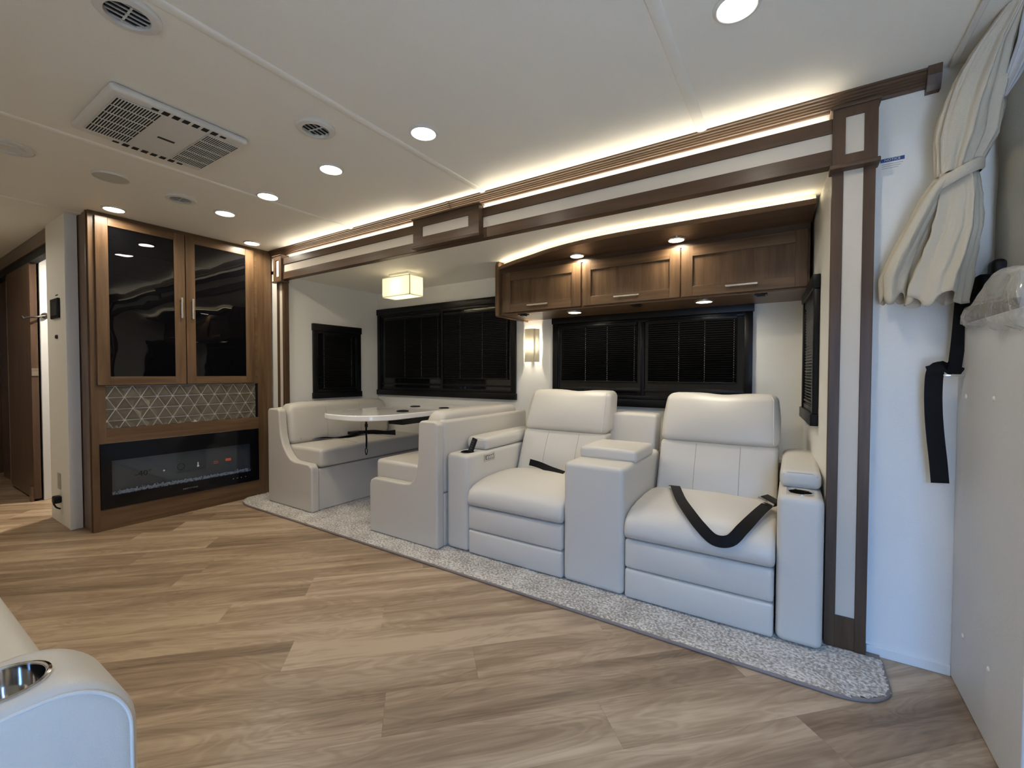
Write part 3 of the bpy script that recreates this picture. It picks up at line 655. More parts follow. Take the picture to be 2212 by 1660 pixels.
# ------------------------------------------------------------------ dinette
def bench(name, label, mx, bx_, seat_x, tag_):
    """mx(x) maps a bench coordinate (0 = outer back, growing to the seat front) to world x"""
    t = thing(name, label, 'bench', (mx(.29),2.4,.012), 'dinette benches')
    D = .585                                            # overall depth
    prof = [(0,.012),(D,.012),(D,.315),(D-.008,.345),(D-.04,.362),(.36,.366),(.315,.378),(.265,.415),(.215,.475),(.185,.55),(.172,.64),(.165,.735),(.145,.752),(.02,.752),(0,.735)]
    if tag_ == 'R': prof = [(0,.012),(D,.012),(D,.315),(D-.008,.345),(D-.04,.361),(.27,.362),(.225,.370),(.192,.392),(.168,.435),(.155,.52),(.152,.64),(.150,.735),(.13,.752),(.02,.752),(0,.735)]
    mk('end_panel', prism([(mx(a),b) for a,b in prof],'y',1.862,1.925), 'leather', t, bev=.018, seg=3)
    mk('base', rbox(*sorted((mx(.0),mx(D-.012))),1.925,2.985,.012,.325,.012,2), 'leather', t, smooth=True)
    mk('back_shell', rbox(*sorted((mx(.0),mx(.055))),1.925,2.86 if tag_ == 'R' else 2.985,.325,.755,.02,3), 'leather', t, smooth=True)
    def fs(p, u):
        cz = .012*math.sin(math.pi*u.x)*math.sin(math.pi*min(1,max(0,u.y))) if u.z > .6 else 0
        return (p.x,p.y,p.z+cz)
    s = mk('seat_cushion', rbox(*sorted((mx(.14),mx(D+.012))),1.926,2.97,.332,.468,.026,4,(4,6,1),fs), 'leather', t, smooth=True, ang=180)
    for y in (2.28,2.63): mk('seam', tube([(mx(.17),y,.4715),(mx(.35),y,.481),(mx(.55),y,.472)],.0018,6), 'stitch', s)
    e = D+.012; mk('seam', tube([(mx(.16),1.940,.458),(mx(e-.03),1.940,.458),(mx(e-.008),1.962,.457),(mx(e-.008),2.94,.457)],.0018,6), 'stitch', s)
    top = .792 if tag_ == 'L' else .808
    def fb(p, u):
        lean = (p.z-.46)*.16; r = max(0,(abs(u.y-.5)-.40)/.1)
        return (mx((p.x-0)+0) , p.y, p.z-(.05*r*r if u.z > .7 else 0))
    def fb2(p, u):
        r = max(0,(abs(u.y-.5)-.42)/.08); bul = .012*math.sin(math.pi*u.z)*(1 if u.x > .5 else 0)
        return (mx(p.x-(p.z-.46)*.13+bul), p.y, p.z-(.055*r*r*u.z))
    b = mk('back_cushion', rbox(.065,.200,1.935,2.93 if tag_ == 'L' else 2.78,.462,top,.045,5,(2,10,3),fb2), 'leather', t, smooth=True, ang=180)
    for y in (2.26,2.60):
        pts = [(mx(.200-(z-.46)*.13+.012*math.sin(math.pi*(z-.462)/(top-.462))+.0005),y,z) for z in (.48,.55,.63,.70,top-.045)]+[(mx(.165-(top-.46)*.13),y,top-.008),(mx(.13-(top-.46)*.13),y,top+.0005)]
        mk('seam', tube(pts,.0019,6), 'stitch', b)
    if tag_ == 'L':
        for y, z in ((2.02,.505),(2.36,.508),(2.50,.509),(2.78,.512)): mk('button', lathe([(0,.003),(.006,.002),(.007,0)],(mx(.203-(z-.46)*.13),y,z),10,'x'), 'stitch', b)
    return t
bench('dinette_bench', 'beige leather dinette bench against the left end wall', lambda a: -3.512+a, None, None, 'L')
bench('dinette_bench', 'beige leather dinette bench back to back with the recliners', lambda a: -1.712-a, None, None, 'R')
tb = thing('dinette_table', 'glossy white rounded dinette table between two benches', 'table', (-2.63,2.4,.70))
def tabletop(inset, zlist):
    x0, x1, yb, yf, rr = -2.955+inset, -2.305-inset, 2.985, 1.862+inset, .30
    P = [(x0,yb)]; cx = (x0+x1)/2; hw_ = (x1-x0)/2
    for j in range(25):
        a = math.pi*j/24; ca, sa = math.cos(a), math.sin(a)
        P.append((cx-hw_*math.copysign(abs(ca)**.72,ca), yf+.36-.36*abs(sa)**.80))
    P.append((x1,yb)); return P
mk('top', prism(tabletop(0,None),'z',.705,.745), 'table_white', tb, bev=.008, seg=3)
mk('bracket', box(-2.44,-2.30,2.15,2.98,.668,.705), 'black_plastic', tb); mk('leg', box(-2.37,-2.33,2.86,2.92,.05,.668), 'black_plastic', tb)
for x, y, l in ((-2.731,2.701,'round black cup ring set in the table near the wide window, left one'),(-2.413,2.709,'round black cup ring set in the table near the wide window, right one')):
    tag(mk('cup_ring', lathe([(0,.0055),(.035,.0055),(.042,.003),(.044,.0)],(x,y,.745),28), 'black_plastic', None, smooth=True), l, 'cup ring', 'cup rings in the dinette table')
rc = thing('key_fob', 'flat black oval remote lying on the dinette table', 'remote', (-2.433,2.279,.745))
mk('body', lathe([(0,.012),(.030,.011),(.045,.006),(.045,.001),(0,.0)],(-2.433,2.279,.746),28), 'black_plastic', rc, smooth=True); mk('button', lathe([(0,.0145),(.009,.0135),(.010,.011)],(-2.433,2.279,.746),14), 'screen_grey', rc, smooth=True)
ly = thing('lanyard', 'black lanyard strap hanging from the dinette table edge', 'strap', (-2.62,2.10,.43))
mk('strap', ribbon([(-2.62,2.10,.704),(-2.62,2.10,.67),(-2.622,2.10,.60),(-2.618,2.10,.55),(-2.62,2.10,.49)],(1,.3,0),.014,.003), 'webbing', ly)
mk('clip', rbox(-2.632,-2.608,2.093,2.107,.636,.662,.004,2), 'black_plastic', ly, smooth=True); mk('loop', tube(smooth_path([(-2.62,2.10,.49),(-2.633,2.10,.465),(-2.622,2.10,.433),(-2.609,2.10,.463),(-2.62,2.10,.49)]),.003,6), 'webbing', ly, smooth=True)
def strap(name, label, path, wid, w, t=.002, m=6, extra=None):
    o = thing(name, label, 'seat belt', path[len(path)//2], 'black seat belts')
    P = smooth_path(path, m)
    if isinstance(wid[0], (list,tuple)):
        W = smooth_path(wid, m)
    else: W = wid
    mk('webbing', ribbon(P, W, w, t), 'webbing', o, smooth=True); return o
b1_ = strap('seat_belt', 'black lap belt tangle lying on the left dinette bench', [(-3.335,2.13,.482),(-3.30,2.20,.492),(-3.26,2.30,.484),(-3.20,2.40,.490),(-3.24,2.52,.500),(-3.28,2.62,.492)], [(1,0,.25),(1,0,.3),(.9,0,.2),(.9,0,.6),(.6,0,.9),(.8,0,.3)], .046)
mk('buckle', rbox(-3.31,-3.22,2.45,2.56,.488,.515,.006,2), 'black_plastic', b1_, smooth=True); mk('tongue', box(-3.355,-3.325,2.13,2.17,.486,.490), 'chrome', b1_)
strap('seat_belt', 'black lap belt end standing up at the rear of the left dinette bench', [(-3.29,2.56,.500),(-3.20,2.64,.496),(-3.10,2.70,.486),(-3.02,2.74,.496)], [(1,0,.2),(.6,0,.8),(.2,.2,1),(.1,.3,1)], .048)
tag(mk('pouch', rbox(-2.20,-2.06,2.20,2.30,.4825,.55,.012,2), 'black_plastic', None, smooth=True), 'small black box on the right dinette bench seat', 'box')

# ------------------------------------------------------------------ theatre recliners
ts = thing('recliner_sofa', 'cream leather double recliner with centre console and cup holders', 'sofa', (-.8,2.3,.012))
FY = 1.930
def arm(x0, x1, zt, label=None):
    def fa(p, u): return (p.x, p.y, p.z)
    return mk('arm', rbox(x0,x1,FY,2.86,.014,zt,.026,4), 'leather_light', ts, smooth=True, ang=180)
def pad(x0, x1, y0, y1, z0, z1):
    def fp_(p, u): return (p.x, p.y, p.z+(.010*math.sin(math.pi*u.x)*min(1,u.y*4) if u.z > .5 else 0))
    o = mk('armrest_pad', rbox(x0,x1,y0,y1,z0,z1,.024,4,(4,4,1),fp_), 'leather_light', ts, smooth=True, ang=180)
    mk('seam', tube([(x0+.012,y0+.004,z1-.018),(x0+.03,y0+.006,z1-.008),(x1-.03,y0+.006,z1-.008),(x1-.012,y0+.004,z1-.018)],.0015,6), 'stitch', o)
aL = arm(-1.704,-1.546,.566); aR = arm(-.050,.098,.572)
pad(-1.700,-1.550,2.115,2.72,.566,.640); pad(-.046,.094,2.075,2.66,.572,.642)
# real wells are cut by lowering the metal cup into the arm top
def well(x, y, z, r, par, mat, floor_mat):
    mk('cup_rim', lathe([(r*1.10,0.),(r*1.10,.0035),(r*1.02,.0045),(r*.96,.002)],(x,y,z),36,caps=False), mat, par, smooth=True)
    mk('cup_wall', lathe([(r*.97,.003),(r*.93,-.055),(0,-.056)],(x,y,z),36,caps=False), mat, par, smooth=True)
def cut(o, x, y, z, r):
    c = mk('cutter', lathe([(r,-.06),(r,.05)],(x,y,z),36), 'chrome'); md = o.modifiers.new('well','BOOLEAN'); md.object = c; md.operation = 'DIFFERENCE'; md.solver = 'EXACT'
    bpy.context.view_layer.update(); me = bpy.data.meshes.new_from_object(o.evaluated_get(bpy.context.evaluated_depsgraph_get()))
    o.modifiers.remove(md); o.data = me; bpy.data.objects.remove(c)
cut(aR,.024,2.012,.572,.040); well(.024,2.012,.572,.040,aR,'chrome',None)
cut(aL,-1.618,2.022,.566,.036); well(-1.618,2.022,.566,.036,aL,'black_plastic',None)
cpn = mk('control_plate', rbox(-1.5475,-1.5425,2.088,2.196,.506,.545,.002,1), 'nickel', aL, smooth=True)
for k in range(4): mk('button', box(-1.5428,-1.5412,2.108+.019*k,2.122+.019*k,.515,.537), 'print_white' if k % 2 else 'screen_grey', cpn) if False else None
mk('button_strip', box(-1.5428,-1.5415,2.102,2.182,.513,.538), 'screen_grey', aL)
for k in range(4): mk('button', box(-1.5417,-1.5405,2.108+.019*k,2.120+.019*k,.516,.535), 'white_plastic', aL)
# console
con = mk('console', rbox(-.946,-.644,FY,2.56,.014,.598,.024,4), 'leather_light', ts, smooth=True, ang=180)
def fl(p, u): return (p.x, p.y, p.z+(.010*math.sin(math.pi*u.x)*math.sin(math.pi*u.y) if u.z > .5 else 0))
lid = mk('console_lid', rbox(-.940,-.640,2.105,2.415,.590,.652,.018,4,(4,4,1),fl), 'leather_light', ts, smooth=True, ang=180)
mk('seam', tube([(-.932,2.112,.638),(-.93,2.11,.640),(-.655,2.11,.640),(-.6475,2.115,.639),(-.6475,2.40,.640)],.0015,6), 'stitch', lid)
mk('console_back', rbox(-.975,-.690,2.60,2.74,.50,.785,.022,4,(3,1,3),lambda p,u:(p.x,p.y+(p.z-.5)*.2,p.z+.006*math.sin(math.pi*u.x)*(u.z > .8))), 'leather_light', ts, smooth=True, ang=180)
mk('rear_frame', box(-1.70,.095,2.70,2.88,.05,.56), 'leather', ts)
seat_prof = [(2.50,.295),(1.945,.285),(1.922,.292),(1.914,.315),(1.918,.345),(1.935,.375),(1.968,.398),(2.02,.413),(2.10,.424),(2.22,.430),(2.34,.426),(2.46,.410),(2.50,.40)]
def recliner(x0, x1):
    s = mk('seat_cushion', loft_profile(seat_prof, x0, x1, .020, 12, lambda t: .022*math.sin(math.pi*t)**.8-.008), 'leather_light', ts, smooth=True, ang=60)
    for z0, z1 in ((.150,.282),(.014,.148)):
        def ff(p, u):
            b = .010*math.sin(math.pi*min(1,max(0,u.x)))**.5*math.sin(math.pi*min(1,max(0,u.z))) if u.y < .5 else 0
            return (p.x, p.y-b, p.z)
        mk('footrest_panel', rbox(x0+.003,x1-.003,FY,2.02,z0,z1,.014,3,(10,1,5),ff), 'leather_light', ts, smooth=True, ang=180)
    # backrest: lower lumbar part and upper pillow, both leaning back
    def yb(z): return 2.425+(z-.40)*.40
    def lower(p, u):
        bul = .020*math.sin(math.pi*u.x)*math.sin(math.pi*u.z)*(1-u.y); return (p.x, yb(p.z)+p.y-bul, p.z)
    def upper(p, u):
        e = .030*math.sin(math.pi*min(1,max(0,u.x)))**.6*math.sin(math.pi*min(1,max(0,u.z)))**.7*(1-u.y)
        corner = .012*(2*u.x-1)**2; notch = -.012*math.exp(-((u.x-.52)/.16)**2)
        wv = (corner*-.3+notch)*(u.z > .85)
        nar = 1-.045*max(0,u.z-.5)*2
        return ((p.x-(x0+x1)/2)*nar+(x0+x1)/2, yb(p.z)-.008+p.y-e, p.z+wv)
    lo = mk('lumbar_cushion', rbox(x0+.010,x1-.010,0,.14,.392,.662,.022,4,(10,2,6),lower), 'leather_light', ts, smooth=True, ang=180)
    for q in (.34,.70):
        xx = x0+(x1-x0)*q; mk('seam', tube([(xx,yb(z)-.020*math.sin(math.pi*q)*math.sin(math.pi*(z-.392)/.27)-.0002,z) for z in (.41,.46,.52,.58,.63,.652)],.0016,6), 'stitch', lo)
    up_ = mk('head_cushion', rbox(x0+.006,x1-.004,0,.17,.655,.922,.040,6,(12,3,6),upper), 'leather_light', ts, smooth=True, ang=180)
    sx = x1-.030; mk('seam', tube([(sx-(z-.66)*.02,yb(z)-.0195,z) for z in (.675,.72,.77,.82,.86,.89)]+[(sx-.014,yb(.905)+.010,.9085)],.0022,6), 'piping_light', up_)
    return s
recliner(-1.543,-.949); recliner(-.641,-.053)
rm = thing('remote_control', 'black remote standing in the left arm cup holder', 'remote', (-1.61,2.02,.52))
def rmx(p): return Vector((-1.612,2.022,.53))+Matrix.Rotation(R(18),3,'Y')@Matrix.Rotation(R(-8),3,'X')@p
mk('body', xf(rbox(-.017,.017,-.007,.007,0,.125,.005,2), rmx), 'black_plastic', rm, smooth=True)
for i in range(5): mk('button', xf(box(-.008,.008,-.0085,-.0068,.045+.014*i,.053+.014*i), rmx), 'screen_grey', rm)
ky = thing('key_bunch', 'small bunch of keys in the left arm cup holder', 'keys', (-1.60,2.03,.55))
mk('key', xf(rbox(-.012,.012,-.002,.002,0,.05,.001,1), lambda p: Vector((-1.600,2.005,.538))+Matrix.Rotation(R(55),3,'X')@p), 'chrome', ky); mk('fob', rbox(-1.605,-1.582,2.012,2.035,.552,.578,.006,2), 'black_plastic', ky, smooth=True)
b2_ = strap('seat_belt', 'black lap belt looped over the front of the right recliner seat', [(-.535,2.41,.432),(-.505,2.32,.456),(-.47,2.20,.464),(-.425,2.07,.460),(-.375,1.98,.440),(-.32,1.925,.402),(-.262,1.898,.366),(-.205,1.902,.372),(-.165,1.945,.415),(-.135,2.03,.440),(-.112,2.12,.452),(-.092,2.20,.458)],
      [(1,.15,0),(1,.2,0),(1,.3,0),(1,.5,.1),(.8,.6,.35),(.55,.5,.6),(.1,.35,.9),(-.35,.35,.85),(-.7,.4,.5),(-.9,.3,.2),(-1,.3,.1),(-1,.3,.1)], .046)
def bk(p): return Vector((-.084,2.235,.468))+Matrix.Rotation(R(-25),3,'Z')@Matrix.Rotation(R(18),3,'Y')@p
mk('buckle', xf(rbox(-.032,.032,-.03,.03,-.010,.012,.005,2), bk), 'black_plastic', b2_, smooth=True); mk('buckle_plate', xf(rbox(-.034,.034,-.044,-.030,-.006,.010,.003,1), bk), 'chrome', b2_, smooth=True)
strap('seat_belt', 'black lap belt end between seat and back of the left recliner', [(-1.40,2.375,.470),(-1.33,2.37,.462),(-1.24,2.35,.448),(-1.14,2.33,.440)], [(0,.25,1),(0,.4,1),(0,.8,.8),(0,1,.4)], .040)

# ------------------------------------------------------------------ overhead cabinet
oc = thing('overhead_cabinet', 'brown wood overhead cabinet with three doors and bowed top', 'cabinet', (-.87,2.8,1.44))
yd = 2.60; yfr = 2.62
mk('carcass', box(-1.785,.055,yfr,YB,1.455,1.79), 'cab_x', oc)
mk('bottom_panel', box(-1.79,.058,yfr-.004,YB,1.449,1.4555), 'cab_x', oc)
mk('end_panel', prism([(2.585,1.80),(2.585,1.455),(2.592,1.442),(2.61,1.436),(YB,1.436),(YB,1.83),(2.60,1.83)],'x',-1.815,-1.788), 'cab_z', oc, bev=.004)
bow = [(-1.80,2.615),(-1.70,2.562),(-1.58,2.510),(-1.463,2.470),(-1.32,2.415),(-1.183,2.375),(-1.03,2.345),(-.868,2.328),(-.70,2.326),(-.535,2.332),(-.246,2.338),(.007,2.342),(.068,2.342)]
mk('soffit', prism(bow+[(.060,2.66),(-1.80,2.66)],'z',1.775,1.797), 'trim_x', oc)
mk('soffit_lip', ribbon([(p[0],p[1]-.002,1.785) for p in smooth_path([(*q,0) for q in bow],3)],(0,0,1),.024,.006), 'cab_x', oc, smooth=True)
mk('led_strip', ribbon([(p[0],p[1]+.012,1.799) for p in smooth_path([(*q,0) for q in bow],3)],(0,1,0),.012,.004), 'led_strip_cab', oc)
mk('filler', prism([(p[0],p[1]+.05) for p in bow]+[(.060,2.70),(-1.80,2.70)],'z',1.797,1.83), 'ceiling_vinyl', oc)
def odoor(x0, x1, ix0, ix1, hx0, hx1):
    z0, z1, iz0, iz1 = 1.462, 1.742, 1.517, 1.683
    d = mk('door', box(x0,ix0,yd,yfr,z0,z1), 'cab_z', oc, bev=.0015); mk('stile', box(ix1,x1,yd,yfr,z0,z1), 'cab_z', d, bev=.0015)
    mk('rail', box(ix0,ix1,yd,yfr,z0,iz0), 'cab_x', d, bev=.0015); mk('rail', box(ix0,ix1,yd,yfr,iz1,z1), 'cab_x', d, bev=.0015)
    mk('panel', box(ix0,ix1,yd+.010,yfr,iz0,iz1), 'cab_z', d)
    mk('handle', join(rbox(hx0,hx1,yd-.030,yd-.020,1.490,1.502,.003,1), box(hx0+.012,hx0+.02,yd-.022,yd,1.492,1.500), box(hx1-.02,hx1-.012,yd-.022,yd,1.492,1.500)), 'nickel', d)
odoor(-1.757,-1.158,-1.695,-1.223,-1.545,-1.385); odoor(-1.143,-.552,-1.090,-.610,-.932,-.776); odoor(-.545,.045,-.486,-.006,-.318,-.166)
mk('face_rail', box(-1.79,.055,2.612,2.63,1.742,1.776), 'trim_x', oc)
for x, l in ((-1.62,'left'),(-.815,'middle'),(-.155,'right')):
    sp = thing('under_cabinet_socket', 'small black socket under the overhead cabinet, %s one'%l, 'socket', (x,2.66,1.449), 'sockets under the overhead cabinet')
    mk('plate', rbox(x-.030,x+.030,2.63,2.69,1.4435,1.449,.002,1), 'black_plastic', sp); mk('insert', box(x-.018,x+.018,2.642,2.678,1.436,1.4435), 'black_plastic', sp)
g = 'round lights of the overhead cabinet'
puck(-1.164,2.555,1.775,'round light in the bowed cabinet top, left one',g,.040,.9,'nickel','cabinet_light'); puck(-.562,2.545,1.775,'round light in the bowed cabinet top, right one',g,.040,.9,'nickel','cabinet_light')
puck(-1.26,2.735,1.449,'round light under the overhead cabinet, left one',g,.042,.9,'nickel','cabinet_light'); puck(-.445,2.725,1.449,'round light under the overhead cabinet, right one',g,.042,.9,'nickel','cabinet_light')

# ------------------------------------------------------------------ ceiling lamp and sconce
lp = thing('ceiling_lamp', 'square linen shade ceiling lamp over the dinette table', 'lamp', (-2.66,2.49,1.83))
lx0, lx1, ly0, ly1, lz0, lz1 = -2.815,-2.500,2.42,2.565,1.640,1.797
mk('shade', join(box(lx0,lx1,ly0,ly0+.003,lz0,lz1), box(lx0,lx1,ly1-.003,ly1,lz0,lz1), box(lx0,lx0+.003,ly0,ly1,lz0,lz1), box(lx1-.003,lx1,ly0,ly1,lz0,lz1)), 'shade_linen', lp)
mk('top_diffuser', box(lx0+.003,lx1-.003,ly0+.003,ly1-.003,lz1-.006,lz1-.003), 'shade_diffuser', lp)
mk('diffuser', box(lx0+.003,lx1-.003,ly0+.003,ly1-.003,lz0+.002,lz0+.005), 'shade_diffuser', lp)
mk('mount', box(-2.77,-2.55,2.45,2.535,1.815,1.83), 'white_plastic', lp); mk('stem', tube([(-2.66,2.4925,1.83),(-2.66,2.4925,1.75)],.008,10), 'nickel', lp)
mk('bulb_holder', lathe([(0,-.02),(.014,-.02),(.014,.02),(0,.02)],(-2.66,2.4925,1.765),14), 'white_plastic', lp, smooth=True)
sn = thing('wall_sconce', 'glowing frosted glass wall sconce between the two wide windows', 'lamp', (-1.745,3.0,1.12))
arc = [(-.065+.13*k/12, -.060*math.sin(math.pi*k/12)**.6) for k in range(13)]
V = []; F = []
for k, (dx, dy) in enumerate(arc):
    for z in (1.120,1.378): V.append((-1.745+dx, YB-.012+dy, z))
for k in range(12): F.append((2*k,2*k+2,2*k+3,2*k+1))
gl = mk('glass', (V,F), 'sconce_glass', sn, smooth=True); so = gl.modifiers.new('thick','SOLIDIFY'); so.thickness = .004
mk('back_plate', rbox(-1.79,-1.70,YB-.012,YB,1.17,1.33,.003,1), 'white_plastic', sn); mk('metal_strip', box(-1.700,-1.696,YB-.066,YB-.045,1.120,1.378), 'nickel', sn)
mk('bulb_holder', lathe([(0,-.012),(.010,-.010),(.010,.012),(0,.012)],(-1.745,YB-.016,1.185),14), 'white_plastic', sn, smooth=True)
l = bpy.data.lights.new('lamp','POINT'); l.energy = 2.8; l.color = WARM; l.shadow_soft_size = .012; o = bpy.data.objects.new('lamp',l); C.objects.link(o); o.parent = sn; o.location = (0,-.032,.13)
l = bpy.data.lights.new('lamp','POINT'); l.energy = 4.2; l.color = WARM; l.shadow_soft_size = .025; o = bpy.data.objects.new('lamp',l); C.objects.link(o); o.parent = lp; o.location = (.0,0,-.11)

# ------------------------------------------------------------------ right side: partition, curtain, belt, bag
pt = struct('wall_partition', prism([(.460,1.495),(.520,1.495),(.520,2.05),(.460,2.05)],'z',0,1.195), 'panel_white', 'low white partition panel at the cockpit', bev=.006)
for y, z in ((1.726,.962),(1.958,.958),(1.928,.198),(1.711,.215)): mk('screw_cap', lathe([(0,-.004),(.006,-.0035),(.009,0)],(.460,y,z),14,'x'), 'white_plastic', pt, smooth=True)
def loft(secs, n=72, folds=9, amp=.12, ph=0., hem=0.):
    V, F = [], []; N = len(secs)
    for s, (cx, cy, z, hx, hy) in enumerate(secs):
        q = s/(N-1)
        for k in range(n):
            a = 2*math.pi*k/n; aa = a+.25*math.sin(2*a+ph)+.10*math.sin(5*a+q*2.2)
            c1 = 1-2*abs(math.sin(folds*aa/2+ph+q*.5))**.7; c2 = math.sin((folds*2-1)*aa+1.3+q*3.0)
            w = 1+amp*c1+amp*.38*c2+.02*math.sin(11*a+q*14)
            V.append((cx+hx*w*math.cos(a), cy+hy*w*math.sin(a), z+.004*math.sin(3*a+s*.2)+hem*q**6*math.sin(4*a+ph)))
    for s in range(N-1):
        for k in range(n): F.append((s*n+k,s*n+(k+1)%n,(s+1)*n+(k+1)%n,(s+1)*n+k))
    return V, F
def dense(secs, m=5): 
    out = []
    for i in range(len(secs)-1):
        for k in range(m): t = k/m; t = t*t*(3-2*t) if False else t; out.append(tuple(a+(b-a)*t for a,b in zip(secs[i],secs[i+1])))
    return out+[secs[-1]]
ct = thing('cockpit_curtain', 'tied back beige linen curtain at the cockpit', 'curtain', (.43,1.94,1.26))
mk('upper_drape', loft(dense([(.500,1.800,2.058,.022,.030),(.470,1.86,1.992,.040,.045),(.455,1.885,1.935,.054,.05),(.446,1.90,1.888,.062,.055),(.438,1.92,1.83,.066,.056),(.433,1.93,1.765,.067,.055),(.424,1.94,1.70,.052,.045),(.421,1.94,1.665,.047,.04)]),140,9,.17), 'curtain_fabric', ct, smooth=True, ang=180)
ld = mk('lower_drape', loft(dense([(.421,1.94,1.668,.045,.04),(.427,1.94,1.584,.050,.048),(.421,1.94,1.483,.056,.052),(.405,1.94,1.398,.062,.05),(.392,1.94,1.34,.066,.05),(.382,1.94,1.268,.068,.05)]),140,6,.20,.7,.018), 'curtain_fabric', ct, smooth=True, ang=180)
tl = mk('tail_drape', loft(dense([(.400,1.93,1.655,.026,.025),(.365,1.935,1.60,.026,.03),(.335,1.95,1.52,.030,.032),(.306,1.968,1.434,.036,.034),(.288,1.985,1.362,.042,.036),(.288,1.99,1.285,.036,.032)]),96,4,.24,.3,.016), 'curtain_fabric', ct, smooth=True, ang=180)
for q in (ld, tl): s_ = q.modifiers.new('cloth','SOLIDIFY'); s_.thickness = .003
V, F = [], []
for k in range(40):
    a = 2*math.pi*k/40; tilt = .028*math.cos(a)
    for dz, e in ((-.019,0),(-.012,.006),(.012,.006),(.019,0)): V.append((.421+(.056+e)*math.cos(a), 1.94+(.050+e)*math.sin(a), 1.652+dz+tilt))
for k in range(40):
    for j in range(3): F.append((k*4+j,((k+1)%40)*4+j,((k+1)%40)*4+j+1,k*4+j+1))
mk('tie_band', (V,F), 'curtain_fabric', ct, smooth=True, ang=60)
mk('liner', loft(dense([(.548,1.80,2.058,.030,.05),(.540,1.83,1.98,.026,.045),(.522,1.88,1.90,.016,.03),(.508,1.90,1.85,.007,.015)]),64,5,.2,.4), 'liner_fabric', ct, smooth=True, ang=180)
mk('track', box(.415,.432,-.6,2.03,CZ-.014,CZ), 'white_plastic', ct, bev=.003)
bt = thing('seat_belt', 'black shoulder belt hanging beside the white partition', 'seat belt', (.42,1.98,.66), 'black seat belts')
mk('webbing', ribbon(smooth_path([(.452,1.985,1.30),(.449,1.988,1.22),(.444,1.988,1.12),(.437,1.985,1.045)],5),(1,0,0),.034,.002), 'webbing', bt)
mk('webbing', ribbon(smooth_path([(.440,1.982,1.050),(.410,1.982,1.052),(.392,1.984,1.040),(.388,1.985,.98),(.390,1.985,.90),(.396,1.985,.82),(.404,1.985,.74),(.410,1.985,.668)],5),(1,0,.0),.045,.002), 'webbing', bt)
mk('fold', ribbon(smooth_path([(.370,1.980,1.042),(.400,1.979,1.050),(.430,1.980,1.048),(.455,1.982,1.036)],4),(0,0,1),.028,.003), 'webbing', bt)
mk('buckle_plate', rbox(.408,.462,1.972,1.986,1.022,1.030,.003,1), 'chrome', bt, smooth=True)
rt_ = thing('belt_retractor', 'black belt retractor cover on top of the partition', 'belt cover', (.52,2.0,1.2))
mk('housing', rbox(.470,.545,1.955,2.03,1.195,1.345,.016,3,(2,2,4),lambda p,u:(p.x+.012*math.sin(p.z*30),p.y,p.z)), 'webbing', rt_, smooth=True); mk('cap', rbox(.515,.560,1.975,2.03,1.335,1.392,.016,3), 'black_plastic', rt_, smooth=True)
mk('strap', ribbon(smooth_path([(.470,1.965,1.30),(.462,1.955,1.255),(.500,1.90,1.232),(.53,1.82,1.225)],5),(0,.3,1),.045,.002), 'webbing', rt_)
from mathutils import noise
def bagf(p, u):
    v = Vector((p.x*14,p.y*9,p.z*14)); cr = noise.noise(v)*.020+abs(noise.noise(v*2.3))*.016-abs(noise.noise(v*4.7))*.007
    top = (.070*math.exp(-((u.y-.45)/.17)**2)+.052*math.exp(-((u.y-.16)/.12)**2))*max(0,u.z)**1.5
    side = -.060*(1-u.z)*max(0,.55-u.y)*1.6 if u.x < .5 else 0
    return (p.x+cr*.9-.004, p.y+noise.noise(v+Vector((9,3,1)))*.016, p.z+top+side+cr*.9)
tag(mk('plastic_bag', rbox(.436,.565,1.50,1.985,1.172,1.240,.030,5,(10,60,8),bagf), 'bag_film', None, smooth=True, ang=35), 'crumpled clear plastic bag draped over the partition top', 'bag')
def ckf(p, u): return (p.x, p.y-.045*max(0,math.sin((p.z-1.15)*15.5))**1.5*(1-u.y)-.02*math.sin((p.x-.5)*9)*(1-u.y), p.z)
tag(mk('cockpit_side_trim', rbox(.53,1.6,1.98,2.045,1.0,2.03,.03,3,(12,1,40),ckf), 'taupe_fabric', None, smooth=True, ang=180), 'dark taupe padded cockpit side trim behind the curtain', 'trim panel')
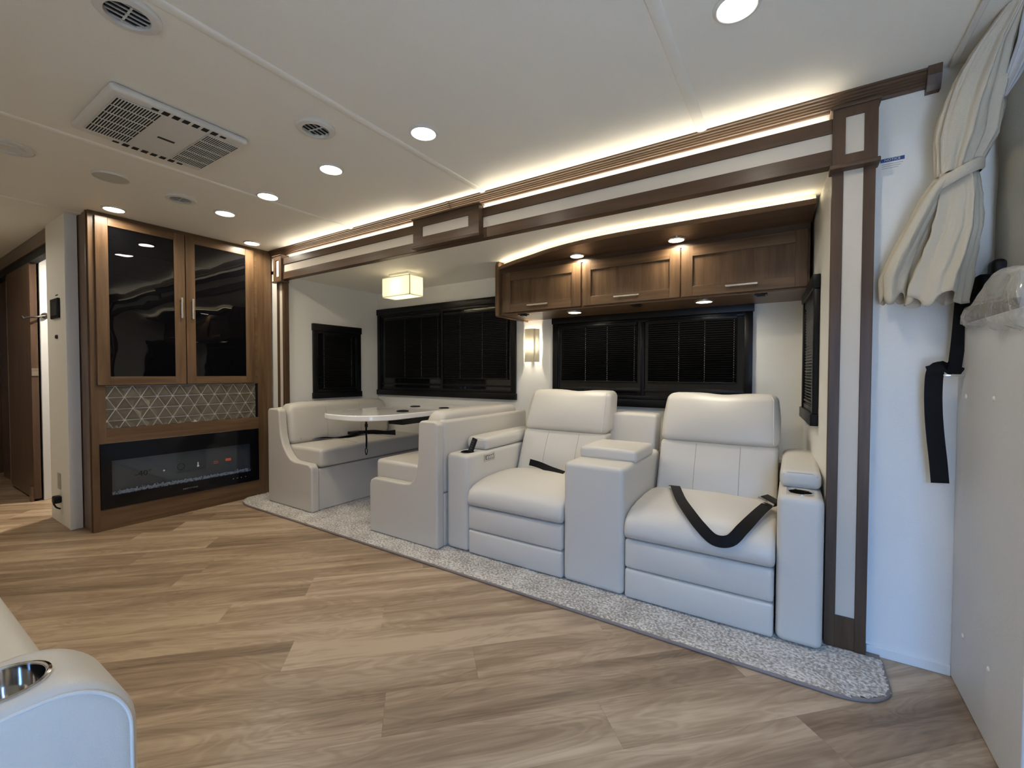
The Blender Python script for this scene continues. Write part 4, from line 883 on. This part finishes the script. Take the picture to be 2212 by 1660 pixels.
nt_ = thing('notice_label', 'small white notice sticker with a blue heading on the wall', 'sticker', (.28,YW-.002,1.74))
mk('paper', box(.246,.312,YW-.0012,YW,1.752,1.797), 'wall_white', nt_); mk('heading', box(.246,.312,YW-.0016,YW-.0012,1.784,1.797), 'sticker_blue', nt_)
mk('lettering', text_vf('NOTICE', .012, lambda p: Vector((.279+p.x,YW-.002,1.7905+p.y))), 'print_white', nt_)
for k in range(3): mk('print_line', box(.250,.308-.006*k,YW-.0016,YW-.0012,1.7755-.007*k,1.777-.007*k), 'print_grey', nt_)

# ------------------------------------------------------------------ near sofa at the lower left
sf = thing('near_sofa', 'pale leather sofa arm and seat at the lower left corner', 'sofa', (-1.7,-.2,0))
prof = [(.228,0),(.232,.30),(.231,.48)]+[(.131+.10*math.cos(a), .525+.10*math.sin(a)) for a in [math.pi/2*k/16 for k in range(17)]]+[(.05,.626),(-.10,.624),(-.60,.622),(-.62,.60),(-.62,0)]
an = mk('arm', loft_profile(prof, -.945, -.785, .022, 4), 'leather_light', sf, smooth=True, ang=60)
mk('piping', tube([(-.7882,.218,.01),(-.7882,.222,.30),(-.7882,.221,.48)]+[(-.7882,.131+.090*math.cos(a),.525+.090*math.sin(a)) for a in [math.pi/2*k/16 for k in range(17)]]+[(-.7882,.05,.616),(-.7882,-.10,.614),(-.7882,-.55,.612)],.0024,8), 'piping_light', an, smooth=True)
cut(an,-.858,.108,.624,.0435); well(-.858,.108,.624,.0435,an,'chrome',None)
mk('seat_cushion', rbox(-2.75,-.945,-.35,.232,.30,.465,.05,5,(8,4,1),lambda p,u:(p.x,p.y,p.z+.012*math.sin(math.pi*u.y)*(u.z > .5))), 'leather_light', sf, smooth=True, ang=180)
mk('base', rbox(-2.75,-.945,-.35,.215,.02,.30,.012,2), 'leather_light', sf, smooth=True); mk('backrest', rbox(-2.75,-.945,-.62,-.35,.30,.86,.05,4), 'leather_light', sf, smooth=True, ang=180)
mk('seam', tube([(-2.7,.214,.449),(-.95,.214,.449)],.002,6), 'stitch', sf)
